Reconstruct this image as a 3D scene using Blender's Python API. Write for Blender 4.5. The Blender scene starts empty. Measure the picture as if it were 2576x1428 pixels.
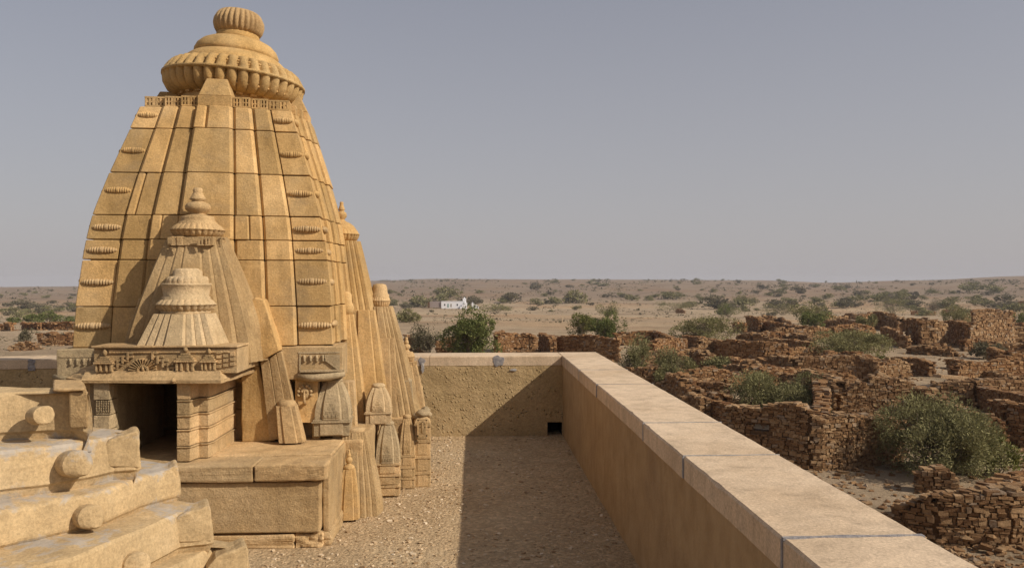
import bpy, math, random
import numpy as np
from mathutils import Vector, Matrix, noise
R = math.radians
random.seed(7); NP = np.random.RandomState(7)
scene = bpy.context.scene
COL = scene.collection

# ------------------------------------------------------------------ camera
F, U0, V0, TH, CZ = 2000.0, 1288.0, 714.0, R(2.66), 2.09
cam = bpy.data.objects.new("camera", bpy.data.cameras.new("camera")); COL.objects.link(cam)
cam.location = (0, 0, CZ); cam.rotation_euler = (math.pi/2, 0, -TH)
cam.data.sensor_width = 36; cam.data.lens = 36*F/2576
cam.data.clip_start = 0.05; cam.data.clip_end = 20000
scene.camera = cam

# ------------------------------------------------------------------ light
SD = Vector((1.0, -0.50, 0.82)).normalized()          # direction towards the sun
elev = math.asin(SD.z)
world = bpy.data.worlds.new("World"); scene.world = world; world.use_nodes = True
wt = world.node_tree; wt.nodes.clear()
wo = wt.nodes.new('ShaderNodeOutputWorld'); bg = wt.nodes.new('ShaderNodeBackground')
sky = wt.nodes.new('ShaderNodeTexSky'); sky.sky_type = 'NISHITA'; sky.sun_disc = False
sky.sun_elevation = elev; sky.sun_rotation = math.atan2(SD.x, SD.y)
sky.air_density = 1.0; sky.dust_density = 3.0; sky.ozone_density = 1.5; sky.altitude = 200
mixw = wt.nodes.new('ShaderNodeMix'); mixw.data_type = 'RGBA'; mixw.inputs[0].default_value = 0.55
mixw.inputs[7].default_value = (4.7, 4.5, 4.75, 1)     # dust veil over the blue
tcw = wt.nodes.new('ShaderNodeTexCoord'); sxw = wt.nodes.new('ShaderNodeSeparateXYZ'); wt.links.new(tcw.outputs['Generated'], sxw.inputs[0])
rpw = wt.nodes.new('ShaderNodeValToRGB'); rpw.color_ramp.elements[0].position = 0.0; rpw.color_ramp.elements[0].color = (.62, .62, .62, 1); rpw.color_ramp.elements[1].position = .38; rpw.color_ramp.elements[1].color = (0, 0, 0, 1)
wt.links.new(sxw.outputs[2], rpw.inputs[0])
mix2 = wt.nodes.new('ShaderNodeMix'); mix2.data_type = 'RGBA'; mix2.inputs[7].default_value = (5.95, 5.55, 5.6, 1)
wt.links.new(sky.outputs[0], mixw.inputs[6]); wt.links.new(mixw.outputs[2], mix2.inputs[6]); wt.links.new(rpw.outputs[0], mix2.inputs[0]); wt.links.new(mix2.outputs[2], bg.inputs[0])
bg.inputs[1].default_value = 0.070
wt.links.new(bg.outputs[0], wo.inputs[0])
sl = bpy.data.lights.new("sun", 'SUN'); sl.energy = 3.6; sl.angle = R(0.6); sl.color = (1.0, 0.90, 0.76)
so = bpy.data.objects.new("sun", sl); COL.objects.link(so)
so.rotation_euler = SD.to_track_quat('Z', 'Y').to_euler(); so.location = (20, -10, 30)
scene.view_settings.view_transform = 'Standard'; scene.view_settings.look = 'None'
scene.view_settings.exposure = 0.28; scene.view_settings.gamma = 1.0
scene.cycles.volume_bounces = 0; scene.cycles.max_bounces = 6

# ------------------------------------------------------------------ pixel helpers (photo measured at 2576 x 1428)
def ray(u, v):
    a = (u-U0)/F
    return (math.sin(TH)+a*math.cos(TH), math.cos(TH)-a*math.sin(TH), (V0-v)/F)
def PY(u, v, Y):
    d = ray(u, v); t = Y/d[1]; return Vector((d[0]*t, Y, CZ+d[2]*t))
def PZ(u, v, z):
    d = ray(u, v); t = (z-CZ)/d[2]; return Vector((d[0]*t, d[1]*t, z))
def PD(u, v, D):
    d = ray(u, v); return Vector((d[0]*D, d[1]*D, CZ+d[2]*D))
def sm(a, b, x):
    t = min(1, max(0, (x-a)/(b-a))); return t*t*(3-2*t)
def n3(x, y, z=0.0): return noise.noise(Vector((x, y, z)))
RID = [(-1500, -10), (0, -6), (165, -5), (700, 4), (940, 8), (1100, 13), (1500, 12), (1900, 9), (2080, 3), (2300, 9), (2576, 17), (4000, 10)]
def terrain(x, y):
    d = math.hypot(x, y)
    g = -3.91 + 0.12*n3(x*.12, y*.12) + 0.05*n3(x*.6, y*.6)
    if d < 60: return g
    g -= 7.0*sm(70, 380, d)
    if y > 0:
        u = U0 + F*math.tan(max(-1.3, min(1.3, math.atan2(x, y)-TH)))
    else: u = -1500
    u = max(-1400, min(3900, u)); e = 0
    for (a, ea), (b, eb) in zip(RID, RID[1:]):
        if a <= u <= b: e = ea+(eb-ea)*sm(a, b, u)
    zr = CZ + e/F*1500
    s = max(0, min(1, (d-430)/1070))
    g += (zr - g)*(s**.9)*(1 if d < 1500 else 1)
    g += (2.2*n3(x*.006, y*.006, 3)+1.0*n3(x*.02, y*.02, 5)+.5*n3(x*.05, y*.05, 1))*sm(200, 700, d)*(1-.55*sm(1100, 1500, d))
    if d > 1500: g -= (d-1500)*.03
    return g
def hit(u, v, D0=12, D1=2300):
    d = ray(u, v); t = D0; last = t
    while t < D1:
        if CZ+d[2]*t <= terrain(d[0]*t, d[1]*t):
            lo, hi = last, t
            for _ in range(14):
                m = (lo+hi)/2
                if CZ+d[2]*m <= terrain(d[0]*m, d[1]*m): hi = m
                else: lo = m
            t = hi; break
        last = t; t *= 1.015
    return Vector((d[0]*t, d[1]*t, terrain(d[0]*t, d[1]*t))), t

# ------------------------------------------------------------------ mesh builder
ORG = {}
class MB:
    def __init__(s): s.v = []; s.f = []; s.sm = []
    def add(s, vs, fs, smooth=False):
        b = len(s.v); s.v += [tuple(q) for q in vs]; s.f += [tuple(i+b for i in f) for f in fs]; s.sm += [smooth]*len(fs); return s
    def hexa(s, p): return s.add(p, [(3, 2, 1, 0), (4, 5, 6, 7), (0, 1, 5, 4), (1, 2, 6, 5), (2, 3, 7, 6), (3, 0, 4, 7)])
    def box(s, x0, x1, y0, y1, z0, z1, M=None, tx=0, ty=0):
        p = [(x0, y0, z0), (x1, y0, z0), (x1, y1, z0), (x0, y1, z0), (x0+tx, y0+ty, z1), (x1-tx, y0+ty, z1), (x1-tx, y1-ty, z1), (x0+tx, y1-ty, z1)]
        if M: p = [M @ Vector(q) for q in p]
        return s.hexa(p)
    def loft(s, rings, M=None, caps=True, smooth=False):
        n = len(rings[0]); vs = [q for r in rings for q in r]
        if M: vs = [M @ Vector(q) for q in vs]
        fs = []
        for k in range(len(rings)-1):
            a = k*n; b = a+n
            for i in range(n):
                j = (i+1) % n; fs.append((a+i, a+j, b+j, b+i))
        b0 = len(s.v); s.add(vs, fs, smooth)
        if caps:
            s.f += [tuple(b0+i for i in reversed(range(n))), tuple(b0+(len(rings)-1)*n+i for i in range(n))]; s.sm += [False, False]
        return s
    def prism(s, poly, z0, z1, M=None, shrink=0): return s.loft([[(x, y, z0) for x, y in poly], [(x, y, z1) for x, y in poly]], M)
    def lathe(s, prof, seg=48, ribs=0, M=None, power=.6, sm_=True, phase=0):
        rings = []
        for p in prof:
            r, z = p[0], p[1]; amp = p[2] if len(p) > 2 else 0; ring = []
            for i in range(seg):
                a = 2*math.pi*i/seg+phase
                rr = r
                if ribs and amp: rr = r*(1-amp*(1-abs(math.cos(ribs*a/2))**power))
                ring.append((rr*math.cos(a), rr*math.sin(a), z))
            rings.append(ring)
        return s.loft(rings, M, True, sm_)
    def tube(s, pts, rad, seg=6):
        rings = []
        for i, p in enumerate(pts):
            p = Vector(p); a = Vector(pts[max(0, i-1)]); b = Vector(pts[min(len(pts)-1, i+1)])
            t = (b-a); t = t.normalized() if t.length > 1e-9 else Vector((0, 0, 1))
            x = t.orthogonal().normalized(); y = t.cross(x)
            r = rad[i] if isinstance(rad, (list, tuple)) else rad
            rings.append([p+x*(r*math.cos(2*math.pi*k/seg))+y*(r*math.sin(2*math.pi*k/seg)) for k in range(seg)])
        for k in range(1, len(rings)):        # keep rings from twisting
            best = min(range(seg), key=lambda o: sum((rings[k][(i+o) % seg]-rings[k-1][i]).length for i in range(seg)))
            rings[k] = [rings[k][(i+best) % seg] for i in range(seg)]
        return s.loft(rings, None, True, True)
    def build(s, name, mat, parent=None, loc=None, wear=None, bevel=0):
        me = bpy.data.meshes.new(name)
        if parent is not None: org = ORG.get(parent.name, Vector((0, 0, 0)))
        else: org = Vector(loc) if loc is not None else Vector((0, 0, 0))
        me.from_pydata([(x-org.x, y-org.y, z-org.z) for x, y, z in s.v], [], s.f)
        me.polygons.foreach_set('use_smooth', s.sm); me.materials.append(mat); me.update()
        o = bpy.data.objects.new(name, me); COL.objects.link(o)
        if parent is not None: o.parent = parent
        else: o.location = org
        ORG[o.name] = org
        if bevel:
            b = o.modifiers.new("bevel", 'BEVEL'); b.width = bevel; b.segments = 2; b.limit_method = 'ANGLE'; b.angle_limit = R(35)
        if wear:
            lv, st, sz = wear
            if lv:
                u = o.modifiers.new("sub", 'SUBSURF'); u.subdivision_type = 'SIMPLE'; u.levels = lv; u.render_levels = lv
            t = WEAR.get(sz) or bpy.data.textures.new("wear", 'CLOUDS'); WEAR[sz] = t; t.noise_scale = sz; t.noise_depth = 3
            d = o.modifiers.new("wear", 'DISPLACE'); d.texture = t; d.strength = st; d.mid_level = .5; d.texture_coords = 'LOCAL'
        return o
WEAR = {}
def tag(o, label=None, cat=None, group=None, kind=None):
    if label: o['label'] = label
    if cat: o['category'] = cat
    if group: o['group'] = group
    if kind: o['kind'] = kind
    return o
def empty(name, loc, label, cat, group=None):
    o = bpy.data.objects.new(name, None); COL.objects.link(o); o.location = loc; o.empty_display_size = .2
    ORG[o.name] = Vector(loc); return tag(o, label, cat, group)
def fastmesh(name, V, Fc, mat, n=3):
    me = bpy.data.meshes.new(name); V = np.asarray(V, dtype=np.float32); Fc = np.asarray(Fc, dtype=np.int32)
    me.vertices.add(len(V)); me.vertices.foreach_set('co', V.ravel())
    me.loops.add(Fc.size); me.loops.foreach_set('vertex_index', Fc.ravel())
    me.polygons.add(len(Fc)); me.polygons.foreach_set('loop_start', np.arange(0, Fc.size, n, dtype=np.int32))
    me.update(calc_edges=True); me.validate(); me.polygons.foreach_set('use_smooth', [False]*len(me.polygons)); me.materials.append(mat); return me
def meshobj(name, me, parent=None, loc=(0, 0, 0)):
    o = bpy.data.objects.new(name, me); COL.objects.link(o); o.location = loc
    if parent: o.parent = parent
    ORG[o.name] = Vector(loc); return o

# ------------------------------------------------------------------ materials
class NT:
    def __init__(s, name):
        s.m = bpy.data.materials.new(name); s.m.use_nodes = True; s.t = s.m.node_tree; s.b = s.t.nodes['Principled BSDF']
        s.b.inputs['Roughness'].default_value = .95; s.b.inputs['Specular IOR Level'].default_value = .15
        s.tc = s.t.nodes.new('ShaderNodeTexCoord')
    def n(s, ty, **k):
        q = s.t.nodes.new(ty)
        for a, b in k.items(): setattr(q, a, b)
        return q
    def l(s, a, b): s.t.links.new(a, b)
    def noise(s, sc, det=4, rough=.6, vec=None, dist=0):
        q = s.n('ShaderNodeTexNoise'); q.inputs['Scale'].default_value = sc; q.inputs['Detail'].default_value = det
        q.inputs['Roughness'].default_value = rough; q.inputs['Distortion'].default_value = dist
        s.l(vec or s.tc.outputs['Object'], q.inputs['Vector']); return q.outputs['Fac']
    def ramp(s, f, stops):
        q = s.n('ShaderNodeValToRGB'); e = q.color_ramp.elements
        while len(e) < len(stops): e.new(.5)
        for i, (p, c) in enumerate(stops):
            e[i].position = p; e[i].color = (*c, 1) if isinstance(c, (tuple, list)) else (c, c, c, 1)
        s.l(f, q.inputs[0]); return q.outputs[0]
    def mix(s, f, a, b, ty='MIX'):
        q = s.n('ShaderNodeMix', data_type='RGBA', blend_type=ty)
        for val, i in ((f, 0), (a, 6), (b, 7)):
            if isinstance(val, (int, float)): q.inputs[i].default_value = val
            elif isinstance(val, tuple): q.inputs[i].default_value = (*val, 1)
            else: s.l(val, q.inputs[i])
        return q.outputs[2]
    def math(s, op, a, b=0.0):
        q = s.n('ShaderNodeMath', operation=op)
        for val, i in ((a, 0), (b, 1)):
            if isinstance(val, (int, float)): q.inputs[i].default_value = val
            else: s.l(val, q.inputs[i])
        return q.outputs[0]
    def island(s): return s.n('ShaderNodeNewGeometry').outputs['Random Per Island']
    def bump(s, h, dist, strength=1.0, nrm=None):
        q = s.n('ShaderNodeBump'); q.inputs['Distance'].default_value = dist; q.inputs['Strength'].default_value = strength
        s.l(h, q.inputs['Height'])
        if nrm: s.l(nrm, q.inputs['Normal'])
        return q.outputs[0]
    def col(s, c):
        s.l(c, s.b.inputs['Base Color'])
    def nrm(s, c): s.l(c, s.b.inputs['Normal'])
def sandstone(name, c0, c1, c2, big=1.4, grain=.010, isl=.22, pits=True, lichen=.0, seams=None, patch=()):
    t = NT(name)
    a = t.ramp(t.noise(big, 5, .6), [(.32, c0), (.5, c1), (.68, c2)])
    g = t.ramp(t.noise(70, 3, .7), [(.25, .72), (.75, 1.2)])
    c = t.mix(1.0, a, g, 'MULTIPLY')
    st = t.ramp(t.noise(6, 6, .7, dist=.6), [(.45, 1.0), (.62, .80), (.8, .9)])
    c = t.mix(.7, c, st, 'MULTIPLY')
    iv = t.ramp(t.island(), [(0, (1-isl, 1-isl, 1-isl*1.1)), (.5, (1, .99, .98)), (1, (1+isl*.8, 1+isl*.65, 1+isl*.5))])
    c = t.mix(1.0, c, iv, 'MULTIPLY')
    mp_ = t.n('ShaderNodeMapping'); mp_.inputs['Scale'].default_value = (7, 7, .9); t.l(t.tc.outputs['Object'], mp_.inputs[0])
    c = t.mix(1.0, c, t.ramp(t.noise(1.0, 5, .7, vec=mp_.outputs[0]), [(.42, 1.06), (.56, .97), (.68, .80)]), 'MULTIPLY')
    if lichen:
        c = t.mix(t.ramp(t.noise(2.3, 6, .7, dist=.4), [(.5, 0.0), (.68, lichen)]), c, (.27, .21, .135))
    if pits:
        vo = t.n('ShaderNodeTexVoronoi'); vo.inputs['Scale'].default_value = 55; t.l(t.tc.outputs['Object'], vo.inputs['Vector'])
        pm = t.ramp(vo.outputs['Distance'], [(.0, .55), (.16, 1.0)])
        msk = t.ramp(t.noise(4, 3), [(.5, 0.0), (.6, 1.0)])
        c = t.mix(msk, c, t.mix(1.0, c, pm, 'MULTIPLY'))
    if seams:      # grey cement pointing smeared along the joints between the tiers
        sx = t.n('ShaderNodeSeparateXYZ'); t.l(t.tc.outputs['Object'], sx.inputs[0])
        nz = t.noise(5, 5, .7, dist=.5); tot = None
        for z0, hw in seams:
            d = t.math('ABSOLUTE', t.math('SUBTRACT', sx.outputs[2], z0)); d = t.math('SUBTRACT', hw, d)
            d = t.math('ADD', t.math('MULTIPLY', d, 14), t.math('MULTIPLY', t.math('SUBTRACT', nz, .52), 5.0)); tot = d if tot is None else t.math('MAXIMUM', tot, d)
        for px_, py_, pz_, pr_ in patch:
            dv = t.n('ShaderNodeVectorMath', operation='DISTANCE'); t.l(t.tc.outputs['Object'], dv.inputs[0]); dv.inputs[1].default_value = (px_, py_, pz_)
            d = t.math('ADD', t.math('MULTIPLY', t.math('SUBTRACT', pr_, dv.outputs['Value']), 16), t.math('MULTIPLY', t.math('SUBTRACT', nz, .5), 5.0)); tot = t.math('MAXIMUM', tot, d)
        c = t.mix(t.ramp(tot, [(.0, 0.0), (.5, .8)]), c, t.ramp(t.noise(14, 4), [(.3, (.30, .285, .27)), (.7, (.47, .42, .36))]))
    t.col(c)
    h = t.math('ADD', t.math('MULTIPLY', t.noise(9, 6, .7), 1.6), t.math('MULTIPLY', t.noise(60, 5, .8), .7))
    t.nrm(t.bump(h, grain*1.1, 1.0)); return t.m
GOLD = sandstone("golden_sandstone", (.45, .285, .115), (.53, .345, .15), (.60, .415, .205), lichen=.38, isl=.22, grain=.006)
GOLD2 = sandstone("amber_sandstone", (.46, .285, .105), (.54, .35, .145), (.60, .41, .19), lichen=.2)
TAN = sandstone("tan_sandstone", (.43, .285, .14), (.52, .36, .185), (.60, .43, .24), lichen=.3)
GREY = sandstone("weathered_sandstone", (.33, .25, .15), (.41, .315, .19), (.49, .38, .23), lichen=.4)
PALE = sandstone("pale_sandstone", (.48, .345, .19), (.56, .415, .24), (.62, .465, .28), big=2.5, isl=.1, pits=False, lichen=.15)
PATCH = [tuple(PZ(256, 1118, 1.29)-Vector((-3.0, 5.0, 0))) + (.14,), tuple(PZ(285, 1150, 1.22)-Vector((-3.0, 5.0, 0))) + (.09,)]
ROOFT = sandstone("roof_sandstone", (.45, .32, .17), (.52, .38, .21), (.57, .43, .255), big=2.0, grain=.004, isl=.1, pits=False, lichen=.10, seams=[(1.285, .03), (1.065, .035), (.885, .01)], patch=PATCH)
COPE = sandstone("coping_stone", (.54, .405, .27), (.62, .48, .335), (.67, .525, .375), big=1.1, grain=.004, isl=.10, pits=False)
def simple(name, c0, c1, sc, bsc, bd):
    t = NT(name); c = t.ramp(t.noise(sc, 5, .65), [(.35, c0), (.65, c1)]); t.col(c); t.nrm(t.bump(t.noise(bsc, 5, .7), bd)); return t.m
MORTAR = simple("grey_mortar", (.25, .245, .25), (.42, .39, .36), 7, 40, .012)
BLUEM = simple("blue_grey_mortar", (.21, .20, .21), (.36, .33, .31), 20, 60, .01)
PMORTAR = simple("pale_mortar", (.42, .36, .29), (.60, .51, .39), 9, 50, .02)
t = NT("rough_plaster")                                          # back parapet: lumpy thrown render
c = t.ramp(t.noise(1.7, 6, .7), [(.3, (.36, .26, .13)), (.5, (.44, .315, .165)), (.7, (.50, .365, .20))])
c = t.mix(1.0, c, t.ramp(t.noise(45, 3), [(.3, .78), (.7, 1.15)]), 'MULTIPLY'); t.col(c)
vp = t.n('ShaderNodeTexVoronoi'); vp.inputs['Scale'].default_value = 21; t.l(t.tc.outputs['Object'], vp.inputs['Vector'])
h1 = t.math('MULTIPLY', t.ramp(vp.outputs['Distance'], [(.08, 1.0), (.34, 0.0)]), t.ramp(t.noise(8, 3, .5), [(.48, 0.0), (.56, 1.0)]))
h1 = t.math('ADD', h1, t.math('MULTIPLY', t.noise(34, 4, .7), .5))
h = t.math('ADD', t.math('ADD', h1, t.math('MULTIPLY', t.noise(3.5, 4, .6), 1.2)), t.math('MULTIPLY', t.noise(40, 5, .8), .25)); t.nrm(t.bump(h, .022)); ROUGH = t.m
t = NT("smooth_plaster")
mp = t.n('ShaderNodeMapping'); mp.inputs['Scale'].default_value = (2, 2, 1.3); t.l(t.tc.outputs['Object'], mp.inputs[0])
c = t.ramp(t.noise(3, 6, .7, vec=mp.outputs[0]), [(.3, (.34, .225, .115)), (.52, (.41, .28, .15)), (.72, (.46, .325, .18))])
c = t.mix(t.ramp(t.noise(1.2, 3), [(.55, 0.0), (.75, .5)]), c, (.24, .155, .09)); t.col(c)
t.nrm(t.bump(t.math('ADD', t.noise(12, 4), t.math('MULTIPLY', t.noise(90, 4, .8), .35)), .018)); SMOOTH = t.m
t = NT("gritty_roof_earth")
c = t.ramp(t.noise(1.1, 6, .7), [(.3, (.44, .31, .175)), (.5, (.52, .375, .22)), (.7, (.58, .435, .265))])
vo = t.n('ShaderNodeTexVoronoi'); vo.inputs['Scale'].default_value = 34; t.l(t.tc.outputs['Object'], vo.inputs['Vector'])
sp = t.n('ShaderNodeSeparateColor'); t.l(vo.outputs['Color'], sp.inputs[0])
c = t.mix(1.0, c, t.ramp(sp.outputs[0], [(.0, .85), (.6, 1.0), (.95, 1.25)]), 'MULTIPLY'); t.col(c)
t.nrm(t.bump(t.math('ADD', t.math('MULTIPLY', vo.outputs['Distance'], -.5), t.noise(25, 6, .75)), .035)); FLOOR = t.m
t = NT("desert_ground")
geo = t.n('ShaderNodeNewGeometry')
pos = geo.outputs['Position']
c = t.ramp(t.noise(.02, 8, .62, vec=pos), [(.34, (.26, .185, .115)), (.47, (.37, .275, .18)), (.6, (.43, .325, .21)), (.72, (.46, .35, .225))])
cl = t.ramp(t.noise(.006, 3, .5, vec=pos), [(.50, 0.0), (.57, .55), (.62, 0.0)])
c = t.mix(cl, c, (.40, .235, .115))
spk = t.ramp(t.noise(.35, 8, .78, vec=pos), [(.50, 0.0), (.62, .65)])
c = t.mix(spk, c, (.165, .125, .075))
ln = t.n('ShaderNodeVectorMath', operation='LENGTH'); t.l(pos, ln.inputs[0])
mr = t.n('ShaderNodeMapRange'); mr.inputs[1].default_value = 420; mr.inputs[2].default_value = 620; t.l(ln.outputs['Value'], mr.inputs[0])
c = t.mix(mr.outputs[0], c, t.mix(.6, c, (.15, .105, .08)))     # the hills are of browner rock
c = t.mix(1.0, c, t.ramp(t.noise(14, 4, .8, vec=pos), [(.3, .8), (.7, 1.15)]), 'MULTIPLY'); t.col(c)
t.nrm(t.bump(t.math('ADD', t.noise(1.3, 8, .75, vec=pos), t.math('MULTIPLY', t.noise(10, 5, .8, vec=pos), .4)), .16)); GROUND = t.m
def stonewall(name, c0, c1, c2):
    t = NT(name)
    c = t.ramp(t.island(), [(0, c0), (.45, c1), (.85, c2), (1, (.27, .20, .14))])
    c = t.mix(1.0, c, t.ramp(t.noise(12, 5, .75), [(.3, .68), (.7, 1.25)]), 'MULTIPLY'); t.col(c)
    t.nrm(t.bump(t.noise(14, 6, .75), .05)); return t.m
RUBBLE = stonewall("reddish_drystone", (.165, .08, .036), (.265, .143, .064), (.35, .21, .105))
RUBB2 = stonewall("brown_drystone", (.17, .092, .044), (.275, .16, .078), (.37, .24, .13))
CORE = simple("wall_fill", (.09, .05, .024), (.14, .08, .04), 3, 12, .04)
def foliage(name, a, b, d):
    t = NT(name); c = t.ramp(t.island(), [(0, a), (.5, b), (1, d)])
    c = t.mix(1.0, c, t.ramp(t.noise(.8, 4, .6), [(.35, .7), (.65, 1.25)]), 'MULTIPLY'); t.col(c)
    tr = t.n('ShaderNodeBsdfTranslucent'); t.l(c, tr.inputs[0]); ms = t.n('ShaderNodeMixShader'); ms.inputs[0].default_value = .25
    out = t.t.nodes['Material Output']; t.l(t.b.outputs[0], ms.inputs[1]); t.l(tr.outputs[0], ms.inputs[2]); t.l(ms.outputs[0], out.inputs[0]); return t.m
LEAF = [foliage("olive_leaves", (.15, .14, .062), (.225, .21, .095), (.33, .30, .15)),
        foliage("green_leaves", (.09, .11, .035), (.15, .17, .055), (.24, .245, .09)),
        foliage("dusty_twigs", (.105, .095, .055), (.16, .14, .085), (.22, .19, .12)),
        foliage("yellow_green_leaves", (.09, .10, .025), (.15, .155, .045), (.22, .20, .07))]
BARK = simple("bark", (.17, .13, .09), (.30, .24, .17), 8, 30, .02)
WHITE = simple("white_paint", (.74, .74, .77), (.82, .82, .84), 3, 20, .005)
DARK = simple("dark_opening", (.01, .01, .012), (.02, .02, .02), 5, 5, .001)
TEAL = simple("teal_door", (.22, .34, .33), (.26, .38, .36), 5, 5, .001)
LILAC = simple("weathered_block", (.27, .22, .20), (.33, .27, .25), 3, 20, .01)

# ------------------------------------------------------------------ setting: ground
def build_ground():
    az = sorted(set([round(-60+i*.3, 3) for i in range(401)] + [round(60+i*6, 3) for i in range(1, 41)]))
    az = [a for a in az if a < 300-1e-6]
    rad = [2.0]
    while rad[-1] < 2600: rad.append(rad[-1]*1.028+.15)
    V = []; n = len(az)
    for r in rad:
        for a in az:
            x = r*math.sin(R(a)); y = r*math.cos(R(a)); V.append((x, y, terrain(x, y)))
    Fc = []
    for k in range(len(rad)-1):
        for i in range(n):
            j = (i+1) % n; Fc.append((k*n+i, (k+1)*n+i, (k+1)*n+j, k*n+j))
    me = fastmesh("ground", V, Fc, GROUND, 4)
    me.flip_normals() if me.polygons[0].normal.z < 0 else None
    me.polygons.foreach_set('use_smooth', [True]*len(me.polygons))
    o = meshobj("ground", me); tag(o, kind='structure')
build_ground()

# ------------------------------------------------------------------ roof terrace and parapets
XW0, XW1, YW = 1.20, 1.76, 10.94           # inner face, outer face of right parapet; inner face of back parapet
mb = MB(); mb.box(-7.5, XW1-.02, -5, YW+.5, -4.3, 0); tag(mb.build("roof_terrace", FLOOR), kind='structure')
HW, CH = 1.10, .13
def edge_strip(x0, x1, ya, yb, z0, z1):
    pass
P = empty("parapet_wall", (XW0+.28, 4, 0), "plastered parapet capped with pale coping slabs, running away along the terrace's right edge", "parapet", "terrace parapets")
mb = MB()
ys = [-5+i*.25 for i in range(65)]
rings = []
for y in ys:
    y = min(y, YW-.004)
    j = .006*n3(y*2, 1); k = .005*n3(y*3, 7)
    rings.append([(XW0+.012+j, y, 0), (XW0+.010+k, y, .35), (XW0+.008-j, y, .7), (XW0+.006, y, HW-CH-.003), (XW1-.02, y, HW-CH-.003), (XW1-.02, y, 0)])
    if y >= YW-.01: break
mb.loft(rings); mb.build("plaster_face", SMOOTH, P)
cuts = [YW+.56, 9.12, 7.8, 5.62, 4.53, 3.05, 1.7, .2, -1.5, -3.2, -5]
for i, (a, b) in enumerate(zip(cuts, cuts[1:])):
    mb = MB(); g = .004; dx = random.uniform(-.005, .005); L = a-b
    nseg = max(4, int(L/.06)); rings = []
    for q in range(nseg+1):
        y = b+g+(L-2*g)*q/nseg
        e1 = .004*n3(y*9, i*3.1)+.003*n3(y*31, i); e2 = .005*n3(y*7, i*5.7, 2)
        chip = max(0, n3(y*6.3, 9.1+i)-.36)*.04
        rings.append([(XW0+dx+e1, y, HW-CH), (XW0+dx+e1, y, HW-.012-chip), (XW0+dx+.009+chip+e1, y, HW), (XW1-.009+e2, y, HW+.002), (XW1+e2, y, HW-.012), (XW1+e2, y, HW-CH)])
    mb.loft(rings); mb.build("coping_slab", COPE, P)
for i, yv in enumerate(cuts[1:7]):         # grey mortar squeezed out of the joints
    mb = MB(); w0 = [.004, .005, .006, .007, .017, .012][i]; rings = []
    for q in range(41):
        x = XW0-.003+(XW1-XW0+.006)*q/40
        w = w0*(.45+.75*abs(n3(x*7, i*3.3))*2); o = .012*n3(x*5, i*2.2)
        rings.append([(x, yv-w+o, HW-.006), (x, yv+w+o, HW-.006), (x, yv+w*.7+o, HW+.0045), (x, yv-w*.7+o, HW+.0045)])
    mb.loft(rings); mb.box(XW0-.007, XW0+.002, yv-.008, yv+.008, HW-CH+.004, HW-.004); mb.build("mortar_joint", BLUEM if i in (1, 4) else MORTAR, P)

P = empty("parapet_wall", (-.5, YW+.28, 0), "rough rendered cross parapet at the far end of the terrace, with drain hole", "parapet", "terrace parapets")
hx0, hx1 = PY(1377, 1075, YW).x, PY(1416, 1075, YW).x; hz0, hz1 = .02, PY(1400, 1061, YW).z
XL = -4.3
def lumpy_wall(x0, x1, z0, z1, y0, y1, M=None):
    nx = max(2, int((x1-x0)/.035)); nz = max(2, int((z1-z0)/.035)); V = []; Fc = []
    for k in range(nz+1):
        for i in range(nx+1):
            x = x0+(x1-x0)*i/nx; z = z0+(z1-z0)*k/nz
            a = n3(x*5, z*5, 4); b = n3(x*11, z*15, 8)
            d = .008*a
            if x > x1-.02 or x < x0+.02: d = 0
            V.append((x, y0-d, z))
    for k in range(nz):
        for i in range(nx): a = k*(nx+1)+i; Fc.append((a, a+1, a+nx+2, a+nx+1))
    if M: V = [tuple(M @ Vector(q)) for q in V]
    return V, Fc
mb = MB()
V, Fc = lumpy_wall(XL, hx0, 0, HW-CH-.003, YW, 0); mb.add(V, Fc, True)
mb.box(XL, hx0, YW+.006, YW+.5, 0, HW-CH-.003)
V, Fc = lumpy_wall(hx0, XW0+.02, hz1, HW-CH-.003, YW, 0); mb.add(V, Fc, True)
mb.box(hx0+.0, XW0+.0, YW+.006, YW+.5, hz1, HW-CH-.003)
mb.box(XW0+.001, XW1-.02, YW+.006, YW+.5, 0, HW-CH-.003)
mb.build("plaster_face", ROUGH, P)
mb = MB(); mb.box(hx0, XW0, YW+.43, YW+.5, 0, hz1); mb.box(hx0-.002, hx0+.01, YW+.01, YW+.43, 0, hz1); mb.box(hx1-.004, XW0-.001, YW+.01, YW+.43, 0, hz1)
mb.build("drain_opening", DARK, P)
cb = [XW0-.004, -.62, -2.6, XL]
for i, (a, b) in enumerate(zip(cb, cb[1:])):
    mb = MB(); rings = []; n = int((a-b)/.07)
    for q in range(n+1):
        x = b+.003+(a-b-.006)*q/n; e = .004*n3(x*8, i+20); c_ = max(0, n3(x*5, 33+i)-.4)*.04
        rings.append([(x, YW-.004+e, HW-CH), (x, YW+.56, HW-CH), (x, YW+.56, HW-.012), (x, YW+.54, HW), (x, YW+.006+e+c_, HW), (x, YW-.004+e, HW-.012-c_)])
    mb.loft(rings); mb.build("coping_slab", COPE, P)
def blob(u, v, Y, rx, rz, th, name, mat, par, seed):
    c = PY(u, v, Y); mb = MB(); rings = []
    for k, (s, o) in enumerate(((1.0, .004), (.93, -th*.6), (.6, -th), (.15, -th*1.1))):
        rings.append([(c.x+math.cos(a)*rx*s*(1+.5*n3(math.cos(a)*1.6, math.sin(a)*1.6, seed)+.12*n3(math.cos(a)*5, math.sin(a)*5, seed)), Y+o, c.z+math.sin(a)*rz*s*(1+.55*n3(math.cos(a)*1.3, math.sin(a)*1.9, seed+5))) for a in [2*math.pi*i/40 for i in range(40)]])
    mb.loft(rings, None, True, False); return mb.build(name, mat, par)
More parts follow.
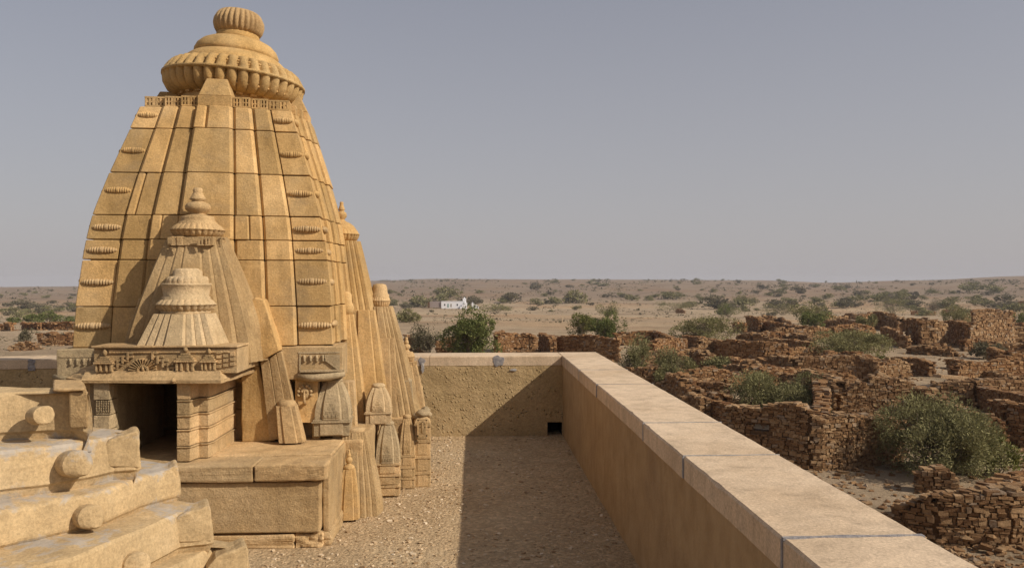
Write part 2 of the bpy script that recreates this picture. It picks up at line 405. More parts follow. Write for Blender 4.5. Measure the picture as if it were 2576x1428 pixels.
blob(1254, 907, YW-.006, .085, .07, .004, "mortar_patch", BLUEM, P, 3)
blob(1060, 908, YW-.006, .045, .055, .004, "mortar_patch", BLUEM, P, 9)
blob(1063, 925, YW-.02, .022, .07, .003, "mortar_patch", MORTAR, P, 12)
blob(1292, 930, YW-.014, .05, .015, .002, "mortar_patch", MORTAR, P, 14)
P2 = empty("parapet_wall", (-6, 10.6, 0), "shaded stretch of parapet at the left edge, behind the stepped roof", "parapet", "terrace parapets")
M = Matrix.Translation((XL, YW, 0)) @ Matrix.Rotation(R(7), 4, 'Z') @ Matrix.Translation((-XL, -YW, 0))
V, Fc = lumpy_wall(-9, XL-.01, 0, HW-CH-.003, YW, 0, M); mb = MB(); mb.add(V, Fc, True); mb.box(-9, XL-.01, YW+.006, YW+.5, 0, HW-CH-.003, M); mb.build("plaster_face", ROUGH, P2)
for a, b in ((-9, -5.86), (-5.84, XL-.01)):
    mb = MB(); mb.box(a, b, YW-.006, YW+.56, HW-CH, HW, M); mb.build("coping_slab", COPE, P2, bevel=.01)
mb = MB(); mb.box(-5.885, -5.80, YW-.014, YW+.02, HW-CH-.02, HW-.004, M); mb.build("mortar_joint", BLUEM, P2, wear=(3, .03, .03))

# grit and pebbles on the terrace: uncountable
def rocks(name, pts, mat, kindlabel=None, flat=.6):
    V = []; Fc = []
    base = np.array([(1, 0, 0), (-1, 0, 0), (0, 1, 0), (0, -1, 0), (0, 0, 1), (0, 0, -1)], float)
    fc = np.array([(0, 2, 4), (2, 1, 4), (1, 3, 4), (3, 0, 4), (2, 0, 5), (1, 2, 5), (3, 1, 5), (0, 3, 5)])
    cub = np.array([(-1, -1, -1), (1, -1, -1), (1, 1, -1), (-1, 1, -1), (-1, -1, 1), (1, -1, 1), (1, 1, 1), (-1, 1, 1)], float)*.75
    cf = np.array([(0, 2, 1), (0, 3, 2), (4, 5, 6), (4, 6, 7), (0, 1, 5), (0, 5, 4), (1, 2, 6), (1, 6, 5), (2, 3, 7), (2, 7, 6), (3, 0, 4), (3, 4, 7)])
    off = 0
    for (x, y, z, s) in pts:
        bb, ff = (base, fc) if random.random() < .4 else (cub, cf)
        q = bb*(1+NP.uniform(-.3, .3, bb.shape))*np.array([s*random.uniform(.7, 1.5), s, s*flat*random.uniform(.6, 1.2)])
        e = Matrix.Rotation(random.uniform(0, 6.28), 3, 'Z') @ Matrix.Rotation(random.gauss(0, .25), 3, 'X')
        q = q @ np.array(e).T + np.array([x, y, z]); V.append(q); Fc.append(ff+off); off += len(q)
    me = fastmesh(name, np.vstack(V), np.vstack(Fc), mat); return meshobj(name, me)
t = NT("grit"); t.col(t.ramp(t.island(), [(0, (.30, .20, .11)), (.5, (.48, .35, .21)), (.85, (.58, .45, .30)), (1, (.68, .57, .42))])); GRIT = t.m
pts = []
while len(pts) < 7000:
    y = 3+8*random.random()**1.0; x = random.uniform(-1.6, 1.2)
    dens = .45+.9*n3(x*1.5, y*1.2, 2)+(.8 if x < -.3 else 0)
    if random.random() > dens: continue
    s = min(.018, .0040*math.exp(abs(random.gauss(0, .75)))); pts.append((x, y, s*.25, s))
tag(rocks("grit", pts, GRIT), "loose pale grit and pebbles over the terrace floor", "gravel", kind='stuff')

# ------------------------------------------------------------------ the temple spire
XA, YA, PSI = -2.513, 8.37, R(5)
T = empty("temple_spire", (XA, YA, 0), "tall carved golden sandstone temple spire crowned by a ribbed disc, rising from the terrace", "temple tower")
MT = Matrix.Translation((XA, YA, 0)) @ Matrix.Rotation(PSI, 4, 'Z')
WZ = [(1.26, 1.13), (1.53, 1.125), (1.888, 1.105), (2.304, 1.062), (2.487, 1.038), (2.709, 1.0), (3.105, .892), (3.535, .757), (3.75, .690), (3.86, .655)]
def wid(z):
    for (a, wa), (b, wb) in zip(WZ, WZ[1:]):
        if z <= b: 
            t_ = (z-a)/(b-a); return wa+(wb-wa)*t_
    return WZ[-1][1]
def widz(z):       # light smoothing
    return (wid(z-.07)+wid(z)*2+wid(min(3.86, z+.07)))/4
BF = [.235, .475, .715]
BP = [.115, .075, .035]
courses = [1.53, 1.888, 2.304, 2.487, 2.709, 3.105, 3.535, 3.76]
mb = MB(); rings = []
for i in range(20):
    z = 1.2+(3.82-1.2)*i/19; w = widz(z)-.05; rings.append([(-w, -w, z), (w, -w, z), (w, w, z), (-w, w, z)])
body = MB(); body.loft(rings, MT)
def cham(poly, c):      # chamfer all corners of a ring polygon
    out = []
    for i, p in enumerate(poly):
        a = Vector(poly[i-1][:2]); b = Vector(p[:2]); d = Vector(poly[(i+1) % len(poly)][:2])
        ea = (a-b); eb = (d-b); out.append((*(b+ea.normalized()*min(c, ea.length*.4)), p[2])); out.append((*(b+eb.normalized()*min(c, eb.length*.4)), p[2]))
    return out
def panel(mb, fn, z0, z1, n=4, g=.0035, b=.006, cw=.006):
    zs = [z0+g, z0+g+b]+[z0+(z1-z0)*k/n for k in range(1, n)]+[z1-g-b, z1-g]
    rings = []
    for i, z in enumerate(zs):
        ins = b if i in (0, len(zs)-1) else 0
        rings.append(cham(fn(z, ins), cw))
    mb.loft(rings, MT)
rnd = random.Random(3)
for side in range(4):
    RS = Matrix.Rotation(side*math.pi/2, 2)
    def tr(x, y): q = RS @ Vector((x, y)); return q.x, q.y
    for c0, c1 in zip(courses, courses[1:]):
        bands = [(-BF[0], BF[0], BP[0]), (BF[0], BF[1], BP[1]), (-BF[1], -BF[0], BP[1]), (BF[1], BF[2], BP[2]), (-BF[2], -BF[1], BP[2])]
        nb = []
        for f0, f1, p in bands:
            if rnd.random() < .16: q_ = f0+(f1-f0)*rnd.uniform(.3, .7); nb += [(f0, q_, p), (q_, f1, p)]
            else: nb.append((f0, f1, p))
        for f0, f1, p in nb:
            j = rnd.uniform(-.008, .008); g0 = rnd.uniform(.001, .004); g1 = rnd.uniform(.001, .004); gz = rnd.uniform(.001, .004)
            def fn(z, ins, f0=f0, f1=f1, p=p, j=j, g0=g0, g1=g1):
                w = widz(z); o = w+p+j-ins
                return [(*tr(f0*w+g0+ins, -(w-.06)), z), (*tr(f0*w+g0+ins, -o), z), (*tr(f1*w-g1-ins, -o), z), (*tr(f1*w-g1-ins, -(w-.06)), z)][::-1]
            panel(body, fn, c0, c1, g=gz, cw=.024 if f1-f0 > .2 else .012)
        j = rnd.uniform(-.008, .008); g0 = rnd.uniform(.004, .008)
        def fn(z, ins, j=j, g0=g0):
            w = widz(z); o = w+j-ins; a = BF[2]*w+g0+ins
            return [(*tr(a, -a), z), (*tr(o, -a), z), (*tr(o, -o), z), (*tr(a, -o), z)][::-1]
        panel(body, fn, c0, c1, g=rnd.uniform(.002, .006))
    # pierced frieze under the neck
    z0, z1 = 3.763, 3.86
    for f0, f1, p in [(-BF[0], BF[0], BP[0]), (BF[0], BF[1], BP[1]), (-BF[1], -BF[0], BP[1]), (BF[1], BF[2], BP[2]), (-BF[2], -BF[1], BP[2]), (BF[2], 1, 0.0), (-1, -BF[2], 0.0)]:
        w = .662; s0, s1 = f0*w+.004, f1*w-.004
        MS = MT @ Matrix.Rotation(side*math.pi/2, 4, 'Z')
        if p == BP[0]:
            body.box(s0, s1, -(w+p), -(w-.1), z0, z1, MS); continue
        e = .0 if p else .002
        body.box(s0, s1-(.03 if f1 == 1 else 0), -(w+p-.022), -(w-.05), z0, z1, MS)
        body.box(s0, s1+e, -(w+p), -(w+p-.0215), z0, z0+.014, MS); body.box(s0, s1+e, -(w+p), -(w+p-.0215), z1-.016, z1, MS)
        nh = 5; wd = (s1-s0)/(nh+.5)
        for k in range(nh+1):
            a = s0+k*wd; b = a+wd*(.52 if k < nh else .5)
            if k == 2: b = a+wd*.85
            body.box(a, min(b, s1), -(w+p-.001), -(w+p-.0215), z0+.0145, z1-.0165, MS)
            if k < nh: body.box(b+.0005, min(a+wd, s1)-.0005, -(w+p-.004), -(w+p-.0215), z0+.040, z0+.052, MS)
body.box(-.655, .655, -.655, .655, 3.815, 3.857, MT)
BODY = body.build("tower_body", GOLD, T)
# ribbed cushions on the corner bands
def cushion(side, sgn, z, k):
    w = widz(z); Lh = (.085+.075*(3.9-z)/2.4)*1.0; hh = .033; dp = .036
    cx = sgn*w*(BF[2]+1)/2*1.0; rings = []
    n = 60; nr = 12
    for i in range(n+1):
        t_ = -1+2*i/n; env = math.sqrt(max(0, 1-abs(t_)**3.6)); rb = .70+.30*abs(math.sin(math.pi*nr*(t_+1)/2))**.7
        if abs(t_) < .07: rb = 1.02
        h = max(.001, hh*env*rb); d = max(.001, dp*env*rb)
        skew = .010*t_ if abs(t_) > .07 else 0
        rings.append([(cx+t_*Lh, -(w-.004)-(d*math.sin(a)) if math.sin(a) > 0 else -(w-.012), z+h*math.cos(a)) for a in [2*math.pi*q/14 for q in range(14)]])
    m = MB(); m.loft(rings, MT @ Matrix.Rotation(side*math.pi/2, 4, 'Z'), True, True); m.build("ribbed_cushion", GOLD if z > 2.6 else TAN, BODY)
cz = [3.66, 3.31, 2.93, 2.60, 2.385, 2.11, 1.715]
for z in cz:
    for side, sg in ((0, 1), (0, -1), (1, -1), (1, 1), (3, 1)): cushion(side, sg, z+random.uniform(-.012, .012), 0)
# neck, tabs, crown
tilt = Matrix.Translation((XA, YA, 3.80)) @ Matrix.Rotation(R(3.9), 4, 'Y') @ Matrix.Diagonal((.925, .925, 1, 1)) @ Matrix.Translation((0, 0, -3.9))
NK = MB(); NK.lathe([(.52, 3.88), (.53, 3.93), (.55, 3.97), (.54, 4.03), (.53, 4.16)], 64, M=tilt)
for i in range(48):       # scalloped fringe under the disc
    a = 2*math.pi*i/48
    Mx = tilt @ Matrix.Rotation(a, 4, 'Z')
    NK.hexa([Mx @ Vector(q) for q in ((.52, -.034, 4.06), (.572, -.034, 4.06), (.572, .034, 4.06), (.52, .034, 4.06), (.52, -.034, 4.15), (.60, -.034, 4.15), (.60, .034, 4.15), (.52, .034, 4.15))]) if i % 2 else None
NK.build("neck", GOLD, T)
for s in range(4):
    m = MB(); m.hexa([MT @ Matrix.Rotation(s*math.pi/2, 4, 'Z') @ Vector(q) for q in ((-.15, -.775, 3.862), (.15, -.775, 3.862), (.15, -.55, 3.862), (-.15, -.55, 3.862), (-.095, -.69, 4.04), (.095, -.69, 4.04), (.095, -.5, 4.04), (-.095, -.5, 4.04))])
    m.build("neck_tab", GOLD, T, bevel=.008)
m = MB()
zc = 4.27
m.lathe([(.54, zc-.19, 0), (.62, zc-.19, .05), (.70, zc-.155, .10), (.742, zc-.09, .115), (.752, zc-.03, .11), (.75, zc-.013, .12), (.762, zc-.010, 0), (.762, zc+.012, 0), (.75, zc+.015, .12), (.738, zc+.05, .15), (.70, zc+.105, .16), (.655, zc+.14, .12), (.60, zc+.15, .05), (.55, zc+.14, 0)], 456, 38, M=tilt, power=.45)
for i in range(38):       # little beaded colonnettes between the ribs
    a = 2*math.pi*(i+.5)/38
    for zz, rr, hgt in ((zc-.095, .665, .040), (zc+.065, .655, .030)):
        for q in range(3):
            z = zz+(q-1)*hgt*.8
            p = tilt @ Vector((rr*math.cos(a)*(1+.0), rr*math.sin(a), z))
            m.lathe([(.002, -.013), (.016, -.008), (.019, 0), (.016, .008), (.002, .013)], 8, M=Matrix.Translation(p))
AM = m.build("ribbed_disc", GOLD2, T)
m = MB(); m.lathe([(.56, zc+.13), (.545, zc+.165), (.53, zc+.20), (.50, zc+.225), (.462, zc+.250), (.445, zc+.258), (.452, zc+.262), (.450, zc+.300), (.425, zc+.350), (.375, zc+.395), (.31, zc+.425), (.255, zc+.433), (.20, zc+.435)], 72, M=tilt); m.build("domed_cap", GOLD2, T)
m = MB(); m.lathe([(.235, zc+.42), (.24, zc+.46), (.225, zc+.50), (.21, zc+.52)], 24, M=tilt); m.build("finial_neck", GOLD2, T)
m = MB(); zf = zc+.505
m.lathe([(.20, zf-.005, 0), (.235, zf+.0, .04), (.262, zf+.04, .10), (.275, zf+.09, .12), (.268, zf+.14, .12), (.24, zf+.19, .10), (.215, zf+.215, .05), (.20, zf+.222, 0), (.16, zf+.225, 0)], 240, 27, M=tilt, power=.8); m.build("ribbed_finial", TAN, T)

# base courses of the tower below the shaft
m = MB()
m.box(-.98, .98, -.1, 1.0, 0, 1.20, MT); m.box(-.98, .98, -.98, -.101, 0, .64, MT)
w = 1.135
for s in range(4):
    MS = MT @ Matrix.Rotation(s*math.pi/2, 4, 'Z')
    xs = [-w, -.62, -.2, .3, .66, w]
    for a, b in zip(xs, xs[1:]):
        e = .006 if b == w else 0
        m.box(a+.003, b-.004-e, -(w+rnd.uniform(0, .01)), -(w-.1), 1.225, 1.526, MS)
    for a, b in (zip(xs, xs[1:]) if s else ((-w, -.52), (.13, .66), (.66, w))):
        e = .006 if b == w else 0
        m.box(a+.003, b-.004-(e*22 if s == 0 else e), -(w-.135+rnd.uniform(0, .01)), -(w-.2), .95, 1.218, MS); m.box(a+.003, b-.004-(e*22 if s == 0 else e), -(w-.130+rnd.uniform(0, .01)), -(w-.2), .66, .945, MS)
m.build("base_course", TAN, T, bevel=.006)
# carved corner block with a niche (front right corner)
MS = MT
m = MB()
m.box(.66, 1.215, -1.215, -.66, 1.232, 1.524, MS)
CBK = m.build("corner_block", TAN, T, bevel=.008, wear=(2, .012, .08))
m = MB()
m.box(.82, 1.19, -1.222, -1.214, 1.465, 1.480, MS); m.box(.83, .845, -1.224, -1.214, 1.27, 1.462, MS)
for k in range(4):
    m.lathe([(.002, -.03), (.014, -.026), (.008, -.005), (.014, .01), (.010, .03)], 10, M=MS @ Matrix.Translation((.875+k*.055, -1.225, 1.42)))
m.hexa([MS @ Vector(q) for q in ((1.06, -1.232, 1.40), (1.19, -1.232, 1.30), (1.19, -1.212, 1.30), (1.06, -1.212, 1.40), (1.055, -1.236, 1.452), (1.19, -1.236, 1.452), (1.19, -1.212, 1.452), (1.055, -1.212, 1.452))])
m.box(.84, 1.23, -1.25, -1.214, 1.30, 1.318, MS); m.tube([MS @ Vector(q) for q in ((.82, -1.215, 1.26), (.95, -1.235, 1.245), (1.1, -1.245, 1.255), (1.235, -1.24, 1.28))], [.03, .034, .034, .022], 8)
m.build("niche_carving", GREY, CBK)
# left twin of that block
m = MB(); m.box(-1.215, -.66, -1.215, -.66, 1.232, 1.524, MS); CBL = m.build("corner_block", GREY, T, bevel=.008, wear=(2, .014, .08))
m = MB(); m.box(-1.19, -.82, -1.222, -1.214, 1.455, 1.468, MS)
for k in range(4): m.lathe([(.002, -.03), (.014, -.026), (.008, -.005), (.014, .01), (.010, .03)], 10, M=MS @ Matrix.Translation((-1.10+k*.055, -1.222, 1.415)))
m.tube([MS @ Vector(q) for q in ((-1.24, -1.21, 1.29), (-1.1, -1.235, 1.262), (-.95, -1.235, 1.262), (-.8, -1.22, 1.29))], [.02, .03, .03, .02], 8)
m.build("niche_carving", GREY, CBL)
# face carved in relief on the base, right
c = PY(766, 988, 7.26); m = MB()
Mf = Matrix.Translation((c.x, 7.27, c.z)) @ Matrix.Rotation(PSI, 4, 'Z')
m.box(-.085, .115, .005, .05, -.27, .12, Mf)
FP = m.build("relief_panel", GOLD, T, wear=(3, .012, .06))
m = MB()
rings = []
for k in range(10):
    a = math.pi/2*k/9; rings.append([(.047*math.cos(a)*math.cos(q), -.036*math.sin(a), .062*math.cos(a)*math.sin(q)) for q in [2*math.pi*i/20 for i in range(20)]])
m.loft(rings, Mf @ Matrix.Translation((0, .006, 0)), True, True)
m.tube([Mf @ Vector(q) for q in ((0, -.030, .02), (0, -.045, -.03), (0, -.040, -.075), (0, -.012, -.10))], [.007, .011, .012, .018], 8)
for sg in (-1, 1):
    m.lathe([(.001, -.008), (.010, -.004), (.011, .003), (.001, .008)], 10, M=Mf @ Matrix.Translation((sg*.021, -.030, .014)) @ Matrix.Rotation(R(90), 4, 'X'))
    for k, (px, pz) in enumerate(((.02, .062), (.042, .045), (.054, .015), (.055, -.02))):
        m.lathe([(.001, -.012), (.016, -.006), (.016, .006), (.001, .012)], 10, M=Mf @ Matrix.Translation((sg*px, -.012, pz)) @ Matrix.Rotation(R(90), 4, 'X'))
m.build("carved_face", TAN, FP)

# ---- generic ribbed spirelet
def shaft_ring(w, z, k=1.0, notch=.012, coarse=False):
    f = [.26, .52, .77]; kk = min(k, 1.6); c = .05*w*kk; p = [3*c, 2*c, 1*c]
    side = [(-w, -w), (-f[2]*w-c*.9, -w), (-f[2]*w-c*.5, -w+c*.25), (-f[2]*w+c*.5, -w-p[2]), (-f[1]*w-c*.9, -w-p[2]), (-f[1]*w-c*.5, -w-p[2]+c*.25), (-f[1]*w+c*.5, -w-p[1]), (-f[0]*w-c*.9, -w-p[1]), (-f[0]*w-c*.5, -w-p[1]+c*.25), (-f[0]*w+c*.5, -w-p[0])]
    if coarse:
        c = .10*w
        side = [(-w*.97, -w*.97), (-.56*w-c*.8, -w*.97), (-.56*w-c*.2, -w+c*.45), (-.56*w+c*.8, -w-c), (0, -w-c*1.15)][:4]
    side += [(-x, y) for x, y in reversed(side[1:])]
    ring = []
    for s in range(4):
        Q = Matrix.Rotation(s*math.pi/2, 2); ring += [(*(Q @ Vector(q)), z) for q in side]
    return ring
def shaft(mb, x, y, z0, z1, w0, w1, rot=PSI, curve=1.6, k=1.0, n=14, sy=1.0, lean=(0, 0), coarse=False):
    rings = []
    for i in range(n+1):
        t_ = i/n; w = w0-(w0-w1)*t_**curve
        rings.append([(a*1+lean[0]*t_, b*sy+lean[1]*t_, zz) for a, b, zz in shaft_ring(w, z0+(z1-z0)*t_, k, .012, coarse)])
    mb.loft(rings, Matrix.Translation((x, y, 0)) @ Matrix.Rotation(rot, 4, 'Z'))
def disc(mb, x, y, z, r, h, ribs=26):
    mb.lathe([(r*.72, z-h*.55, 0), (r*.88, z-h*.42, .08), (r*.98, z-h*.18, .10), (r, z-.02*h, .06), (r*1.02, z, 0), (r*.98, z+h*.08, .05), (r*.9, z+h*.3, .09), (r*.75, z+h*.48, .04), (r*.6, z+h*.5, 0)], ribs*8, ribs, M=Matrix.Translation((x, y, 0)))
def pot(mb, x, y, z0, z1, r):
    h = z1-z0
    mb.lathe([(r*.7, z0), (r*.95, z0+.05*h), (r*.75, z0+.12*h), (r*.55, z0+.16*h), (r*.62, z0+.2*h), (r*.95, z0+.30*h), (r*1.0, z0+.40*h), (r*.85, z0+.50*h), (r*.5, z0+.56*h), (r*.45, z0+.60*h), (r*.66, z0+.63*h), (r*.6, z0+.67*h), (r*.48, z0+.76*h), (r*.34, z0+.86*h), (r*.38, z0+.93*h), (r*.3, z0+h)], 28, M=Matrix.Translation((x, y, 0)))
def px(n_, Y): return n_*Y/F*.99
def spirelet(u, Y, vb, vt, pb, pt, mat, amal=None, kal=None, caps=None, curve=1.6, rot=PSI, k=1.0, holes=True, lean=(0, 0), name="spirelet", sy=1.0):
    a = PY(u, vb, Y); b = PY(u, vt, Y); m = MB(); x, y = a.x, a.y
    shaft(m, x, y, a.z, b.z, px(pb, Y), px(pt, Y), rot, curve, k, lean=lean, sy=sy, coarse=pb < 50)
    w = px(pt, Y)
    S = m.build(name, mat, T)
    x += lean[0]; y += lean[1]
    if holes:           # pierced band under the crown
        m = MB(); h = w*.33
        for s in (0, 1):
            MS = Matrix.Translation((x, y, b.z-h*1.05)) @ Matrix.Rotation(rot+s*math.pi/2, 4, 'Z')
            for fx, pp in ((-.64, .06), (-.39, .12), (.39, .12), (.64, .06)):
                for q in (-.055, .055):
                    m.box((fx+q-.022)*w, (fx+q+.022)*w, -(w*1.0+pp*w*1.25+.006), -(w+pp*w*1.25-.01), 0, h*.8, MS)
                m.box((fx-.11)*w, (fx+.11)*w, -(w*1.0+pp*w*1.25+.005), -(w+pp*w*1.25-.01), h*.82, h*.98, MS); m.box((fx-.11)*w, (fx+.11)*w, -(w*1.0+pp*w*1.25+.005), -(w+pp*w*1.25-.01), -h*.12, -h*.02, MS)
        m.box(x-w*.9, x+w*.9, y-w*.9, y+w*.9, b.z-h*1.1, b.z-h*.1)
        m.build("pierced_band", mat, S)
    if caps:
        m = MB(); m.lathe([(px(r, Y), PY(u, v, Y).z) for v, r in caps], 40, M=Matrix.Translation((x, y, 0))); m.build("stone_cap", mat, S)
    if amal:
        v0, v1, r = amal; z0, z1 = PY(u, v1, Y).z, PY(u, v0, Y).z; m = MB(); disc(m, x, y, (z0+z1)/2, px(r, Y), (z1-z0)); m.build("ribbed_disc", mat, S)
    if kal:
        v0, v1, r = kal; m = MB(); pot(m, x, y, PY(u, v1, Y).z, PY(u, v0, Y).z, px(r, Y)); m.build("pot_finial", mat, S)
    return S
# front middle spirelet against the tower face
spirelet(498, 7.12, 905, 597, 146, 60, TAN, amal=(563, 597, 64), kal=(473, 552, 31), caps=[(600, 48), (568, 50), (560, 46), (556, 40), (552, 40), (545, 38), (540, 20)], curve=1.35, k=1.2, sy=.62)
# its left shoulder, mostly in shade
spirelet(352, 7.08, 905, 792, 34, 14, TAN, amal=None, kal=(750, 792, 11), holes=False, curve=1.4)
# ---- porch
PO = MB(); zt = PY(500, 872, 6.5).z; zf0 = PY(500, 934, 6.46).z; ze = PY(400, 966, 6.38).z
xl = PY(235, 1000, 6.47).x; xo0 = PY(275, 1000, 6.47).x; xo1 = PY(445, 1000, 6.47).x; xr = PY(527, 1100, 6.62).x; ZP = .67
PORCH = empty("porch", (0, 0, 0), None, None); PORCH.parent = T; PORCH.location = (0, 0, 0); ORG[PORCH.name] = ORG[T.name]
def porch(mb, name, mat=TAN, **k): return mb.build(name, mat, PORCH, **k)
m = MB()      # right pier with stepped front, carved in courses
xs1 = PY(478, 1100, 6.47).x; xs2 = PY(500, 1100, 6.6).x
zc_ = [ZP, .795, .93, 1.045, 1.165, ze+.02]
for i, (a, b) in enumerate(zip(zc_, zc_[1:])):
    j = .004*(i % 2)
    poly = [(xo1, 6.47-j), (xs1, 6.47-j), (xs2, 6.60-j), (xr-.002, 6.60-j), (xr+.012, 6.68), (xr+.012, 7.3), (xo1, 7.3)]
    rings = [[(x+(.006 if x > xo1+.01 else 0)*0, y, a+.003) for x, y in poly], [(x, y, b-.016) for x, y in poly], [(x+(.012 if x > xo1+.01 else 0), y-(.010 if y < 7 else 0), b-.012) for x, y in poly], [(x+(.012 if x > xo1+.01 else 0), y-(.010 if y < 7 else 0), b-.003) for x, y in poly]]
    m.loft(rings)
porch(m, "door_pier", TAN, bevel=.004, wear=(2, .010, .10))
m = MB()      # left pier, carved panels
for i, (a, b) in enumerate(zip(zc_, zc_[1:])):
    dj = .012*(i % 2); m.box(xl+dj, xo0, 6.47+dj, 6.62, a+.003, b-.003)
m.box(xl+.0, xo0-.004, 6.623, 7.6, ZP, ze); m.box(xl-.10, xl-.02, 6.62, 7.3, ZP, ze)
LP = porch(m, "door_pier", GREY, bevel=.004, wear=(2, .012, .06))
m = MB()
for i in range(7):
    for j in range(7):
        m.lathe([(.001, -.006), (.007, 0), (.001, .006)], 6, M=Matrix.Translation((xl+.02+i*.018+.004*random.random(), 6.478, 1.075+j*.0135)) @ Matrix.Rotation(random.random(), 4, 'Y'))
m.build("carved_panel", GREY, LP)
m = MB(); m.box(xo0-.1, xr-.05, 6.55, 7.3, ze+.002, ze+.06); porch(m, "lintel", TAN)
m = MB()      # projecting eave: bent in plan
def eave(mb, off, za, zb, t_out):
    pts = [(PY(168, 945, 6.62).x-off, 6.62-off), (PY(200, 945, 6.42).x, 6.44-off), (PY(555, 950, 6.40).x+off*.4, 6.40-off), (PY(575, 945, 6.52).x+off, 6.55-off*.5), (PY(640, 920, 7.15).x+off, 7.25), (PY(640, 920, 7.15).x-.3, 7.28), (-3.3, 7.2)]
    return pts
rings = []
for off, z in ((-.02, ze), (.0, ze+.004), (.004, ze+.028), (-.015, ze+.034), (-.03, ze+.058), (-.055, ze+.068), (-.075, zf0+.004)):
    rings.append([(x, y, z) for x, y in eave(m, off, 0, 0, 0)])
m.loft(rings); porch(m, "eave", TAN, wear=(2, .022, .10))
m = MB(); c = PY(435, 948, 6.38); m.lathe([(.002, -.02), (.018, -.01), (.02, .0), (.002, .02)], 10, M=Matrix.Translation((c.x, 6.385, ze+.03))); porch(m, "eave_boss", TAN)
# frieze
FY = 6.52
fx0, fx1 = PY(236, 900, FY).x, PY(597, 900, FY).x
m = MB(); m.box(fx0, fx1, FY, 7.2, zf0-.02, zt-.006); m.box(fx0-.01, fx1+.012, FY-.03, FY+.3, zt-.006, zt+.010)
m.box(PY(275, 900, FY).x, PY(590, 900, FY).x, FY-.012, FY+.1, zt-.05, zt-.02)
FR = porch(m, "frieze", TAN, bevel=.004, wear=(2, .010, .08))
m = MB()
def kiosk(u0, u1, va, vb_):     # little temple in relief: base, columns, eaves, pyramid roof
    a = PY(u0, va, FY); b = PY(u1, vb_, FY); x0, x1 = a.x, b.x; z1, z0 = a.z, b.z; h = z1-z0; w = x1-x0; y = FY
    m.box(x0, x1, y-.035, y+.01, z0, z0+.06*h)
    for k, q in enumerate((.02, .28, .62, .88)): m.box(x0+q*w, x0+(q+.1)*w, y-.045, y+.01, z0+.06*h, z0+.46*h)
    m.box(x0+.05*w, x1-.05*w, y-.025, y+.01, z0+.06*h, z0+.46*h)
    for q in range(4):
        e = q*.11*w; m.box(x0-.06*w+e, x1+.06*w-e, y-.055+.006*q, y+.01, z0+(.47+.105*q)*h, z0+(.555+.105*q)*h)
    m.lathe([(.002, 0), (w*.13, .01), (w*.14, .03), (w*.06, .05), (.002, .06)], 10, M=Matrix.Translation(((x0+x1)/2, y-.015, z0+.90*h)))
for kk in ((245, 287, 890, 934), (446, 492, 880, 934), (510, 545, 886, 930)):
    m = MB(); kiosk(*kk); m.build("relief_temple", TAN, FR)
m = MB(); c = PY(362, 932, FY)
for i in range(13):
    a0 = math.pi*(i+.12)/13; a1 = math.pi*(i+.88)/13; am = (a0+a1)/2; r0, r1 = .045, .112
    P_ = lambda r, a, y: (c.x+r*math.cos(a), y, c.z+r*math.sin(a)*.95)
    m.hexa([P_(r0, am-.03, FY+.005), P_(r0, am+.03, FY+.005), P_(r1*.93, a1, FY+.005), P_(r1*.93, a0, FY+.005), P_(r0, am-.03, FY-.02), P_(r0, am+.03, FY-.02), P_(r1, am+.02, FY-.035), P_(r1, am-.02, FY-.035)])
for k in range(9):
    a = math.pi*k/8; m.box(c.x+.038*math.cos(a)-.008, c.x+.038*math.cos(a)+.008, FY-.028, FY+.002, c.z+.038*math.sin(a)-.006, c.z+.038*math.sin(a)+.010)
m.lathe([(.002, -.0), (.014, .003), (.012, .035), (.002, .045)], 10, M=Matrix.Translation((c.x, FY-.018, c.z)))
m.build("fan_rosette", TAN, FR)
for sgx, u0 in ((-1, 330), (1, 392)):        # stepped diaper either side of the fan
    m = MB()
    for k in range(5):
        uu = u0+sgx*(k*13) if sgx > 0 else u0-k*13
        for q in range(2):
            a = PY(uu, 886+k*9.5+q*10, FY); m.box(a.x-.026, a.x+.022, FY-.018, FY+.004, a.z-.010, a.z+.009); m.box(a.x-.026, a.x-.012, FY-.024, FY+.004, a.z-.024, a.z+.009)
    m.build("stepped_relief", TAN, FR)
m = MB()
for k in range(4):
    for q in range(3):
        a = PY(552+q*17, 884+k*12-q*3, FY); m.box(a.x-.020, a.x+.018, FY-.014, FY+.004, a.z-.014, a.z+.010)
m.build("stepped_relief", TAN, FR)
# small roof over the porch
S2 = spirelet(470, 6.86, 863, 787, 89, 60, PALE, amal=(748, 783, 72), curve=1.0, k=1.35, holes=False, rot=R(3),
    caps=[(792, 55), (783, 62), (779, 58), (746, 58), (744, 54), (718, 58), (716, 60), (712, 58)], name="porch_roof")
m = MB(); c = PY(472, 700, 6.86)
m.lathe([(.165, PY(472, 718, 6.86).z, 0), (.172, PY(472, 713, 6.86).z, .05), (.172, PY(472, 702, 6.86).z, .07), (.155, PY(472, 696, 6.86).z, .03), (.118, PY(472, 694, 6.86).z, 0), (.118, PY(472, 682, 6.86).z, 0), (.09, PY(472, 675, 6.86).z, 0)], 160, 20, M=Matrix.Translation((c.x, c.y, 0)))
m.build("roof_knob", PALE, S2, wear=(0, .02, .06))

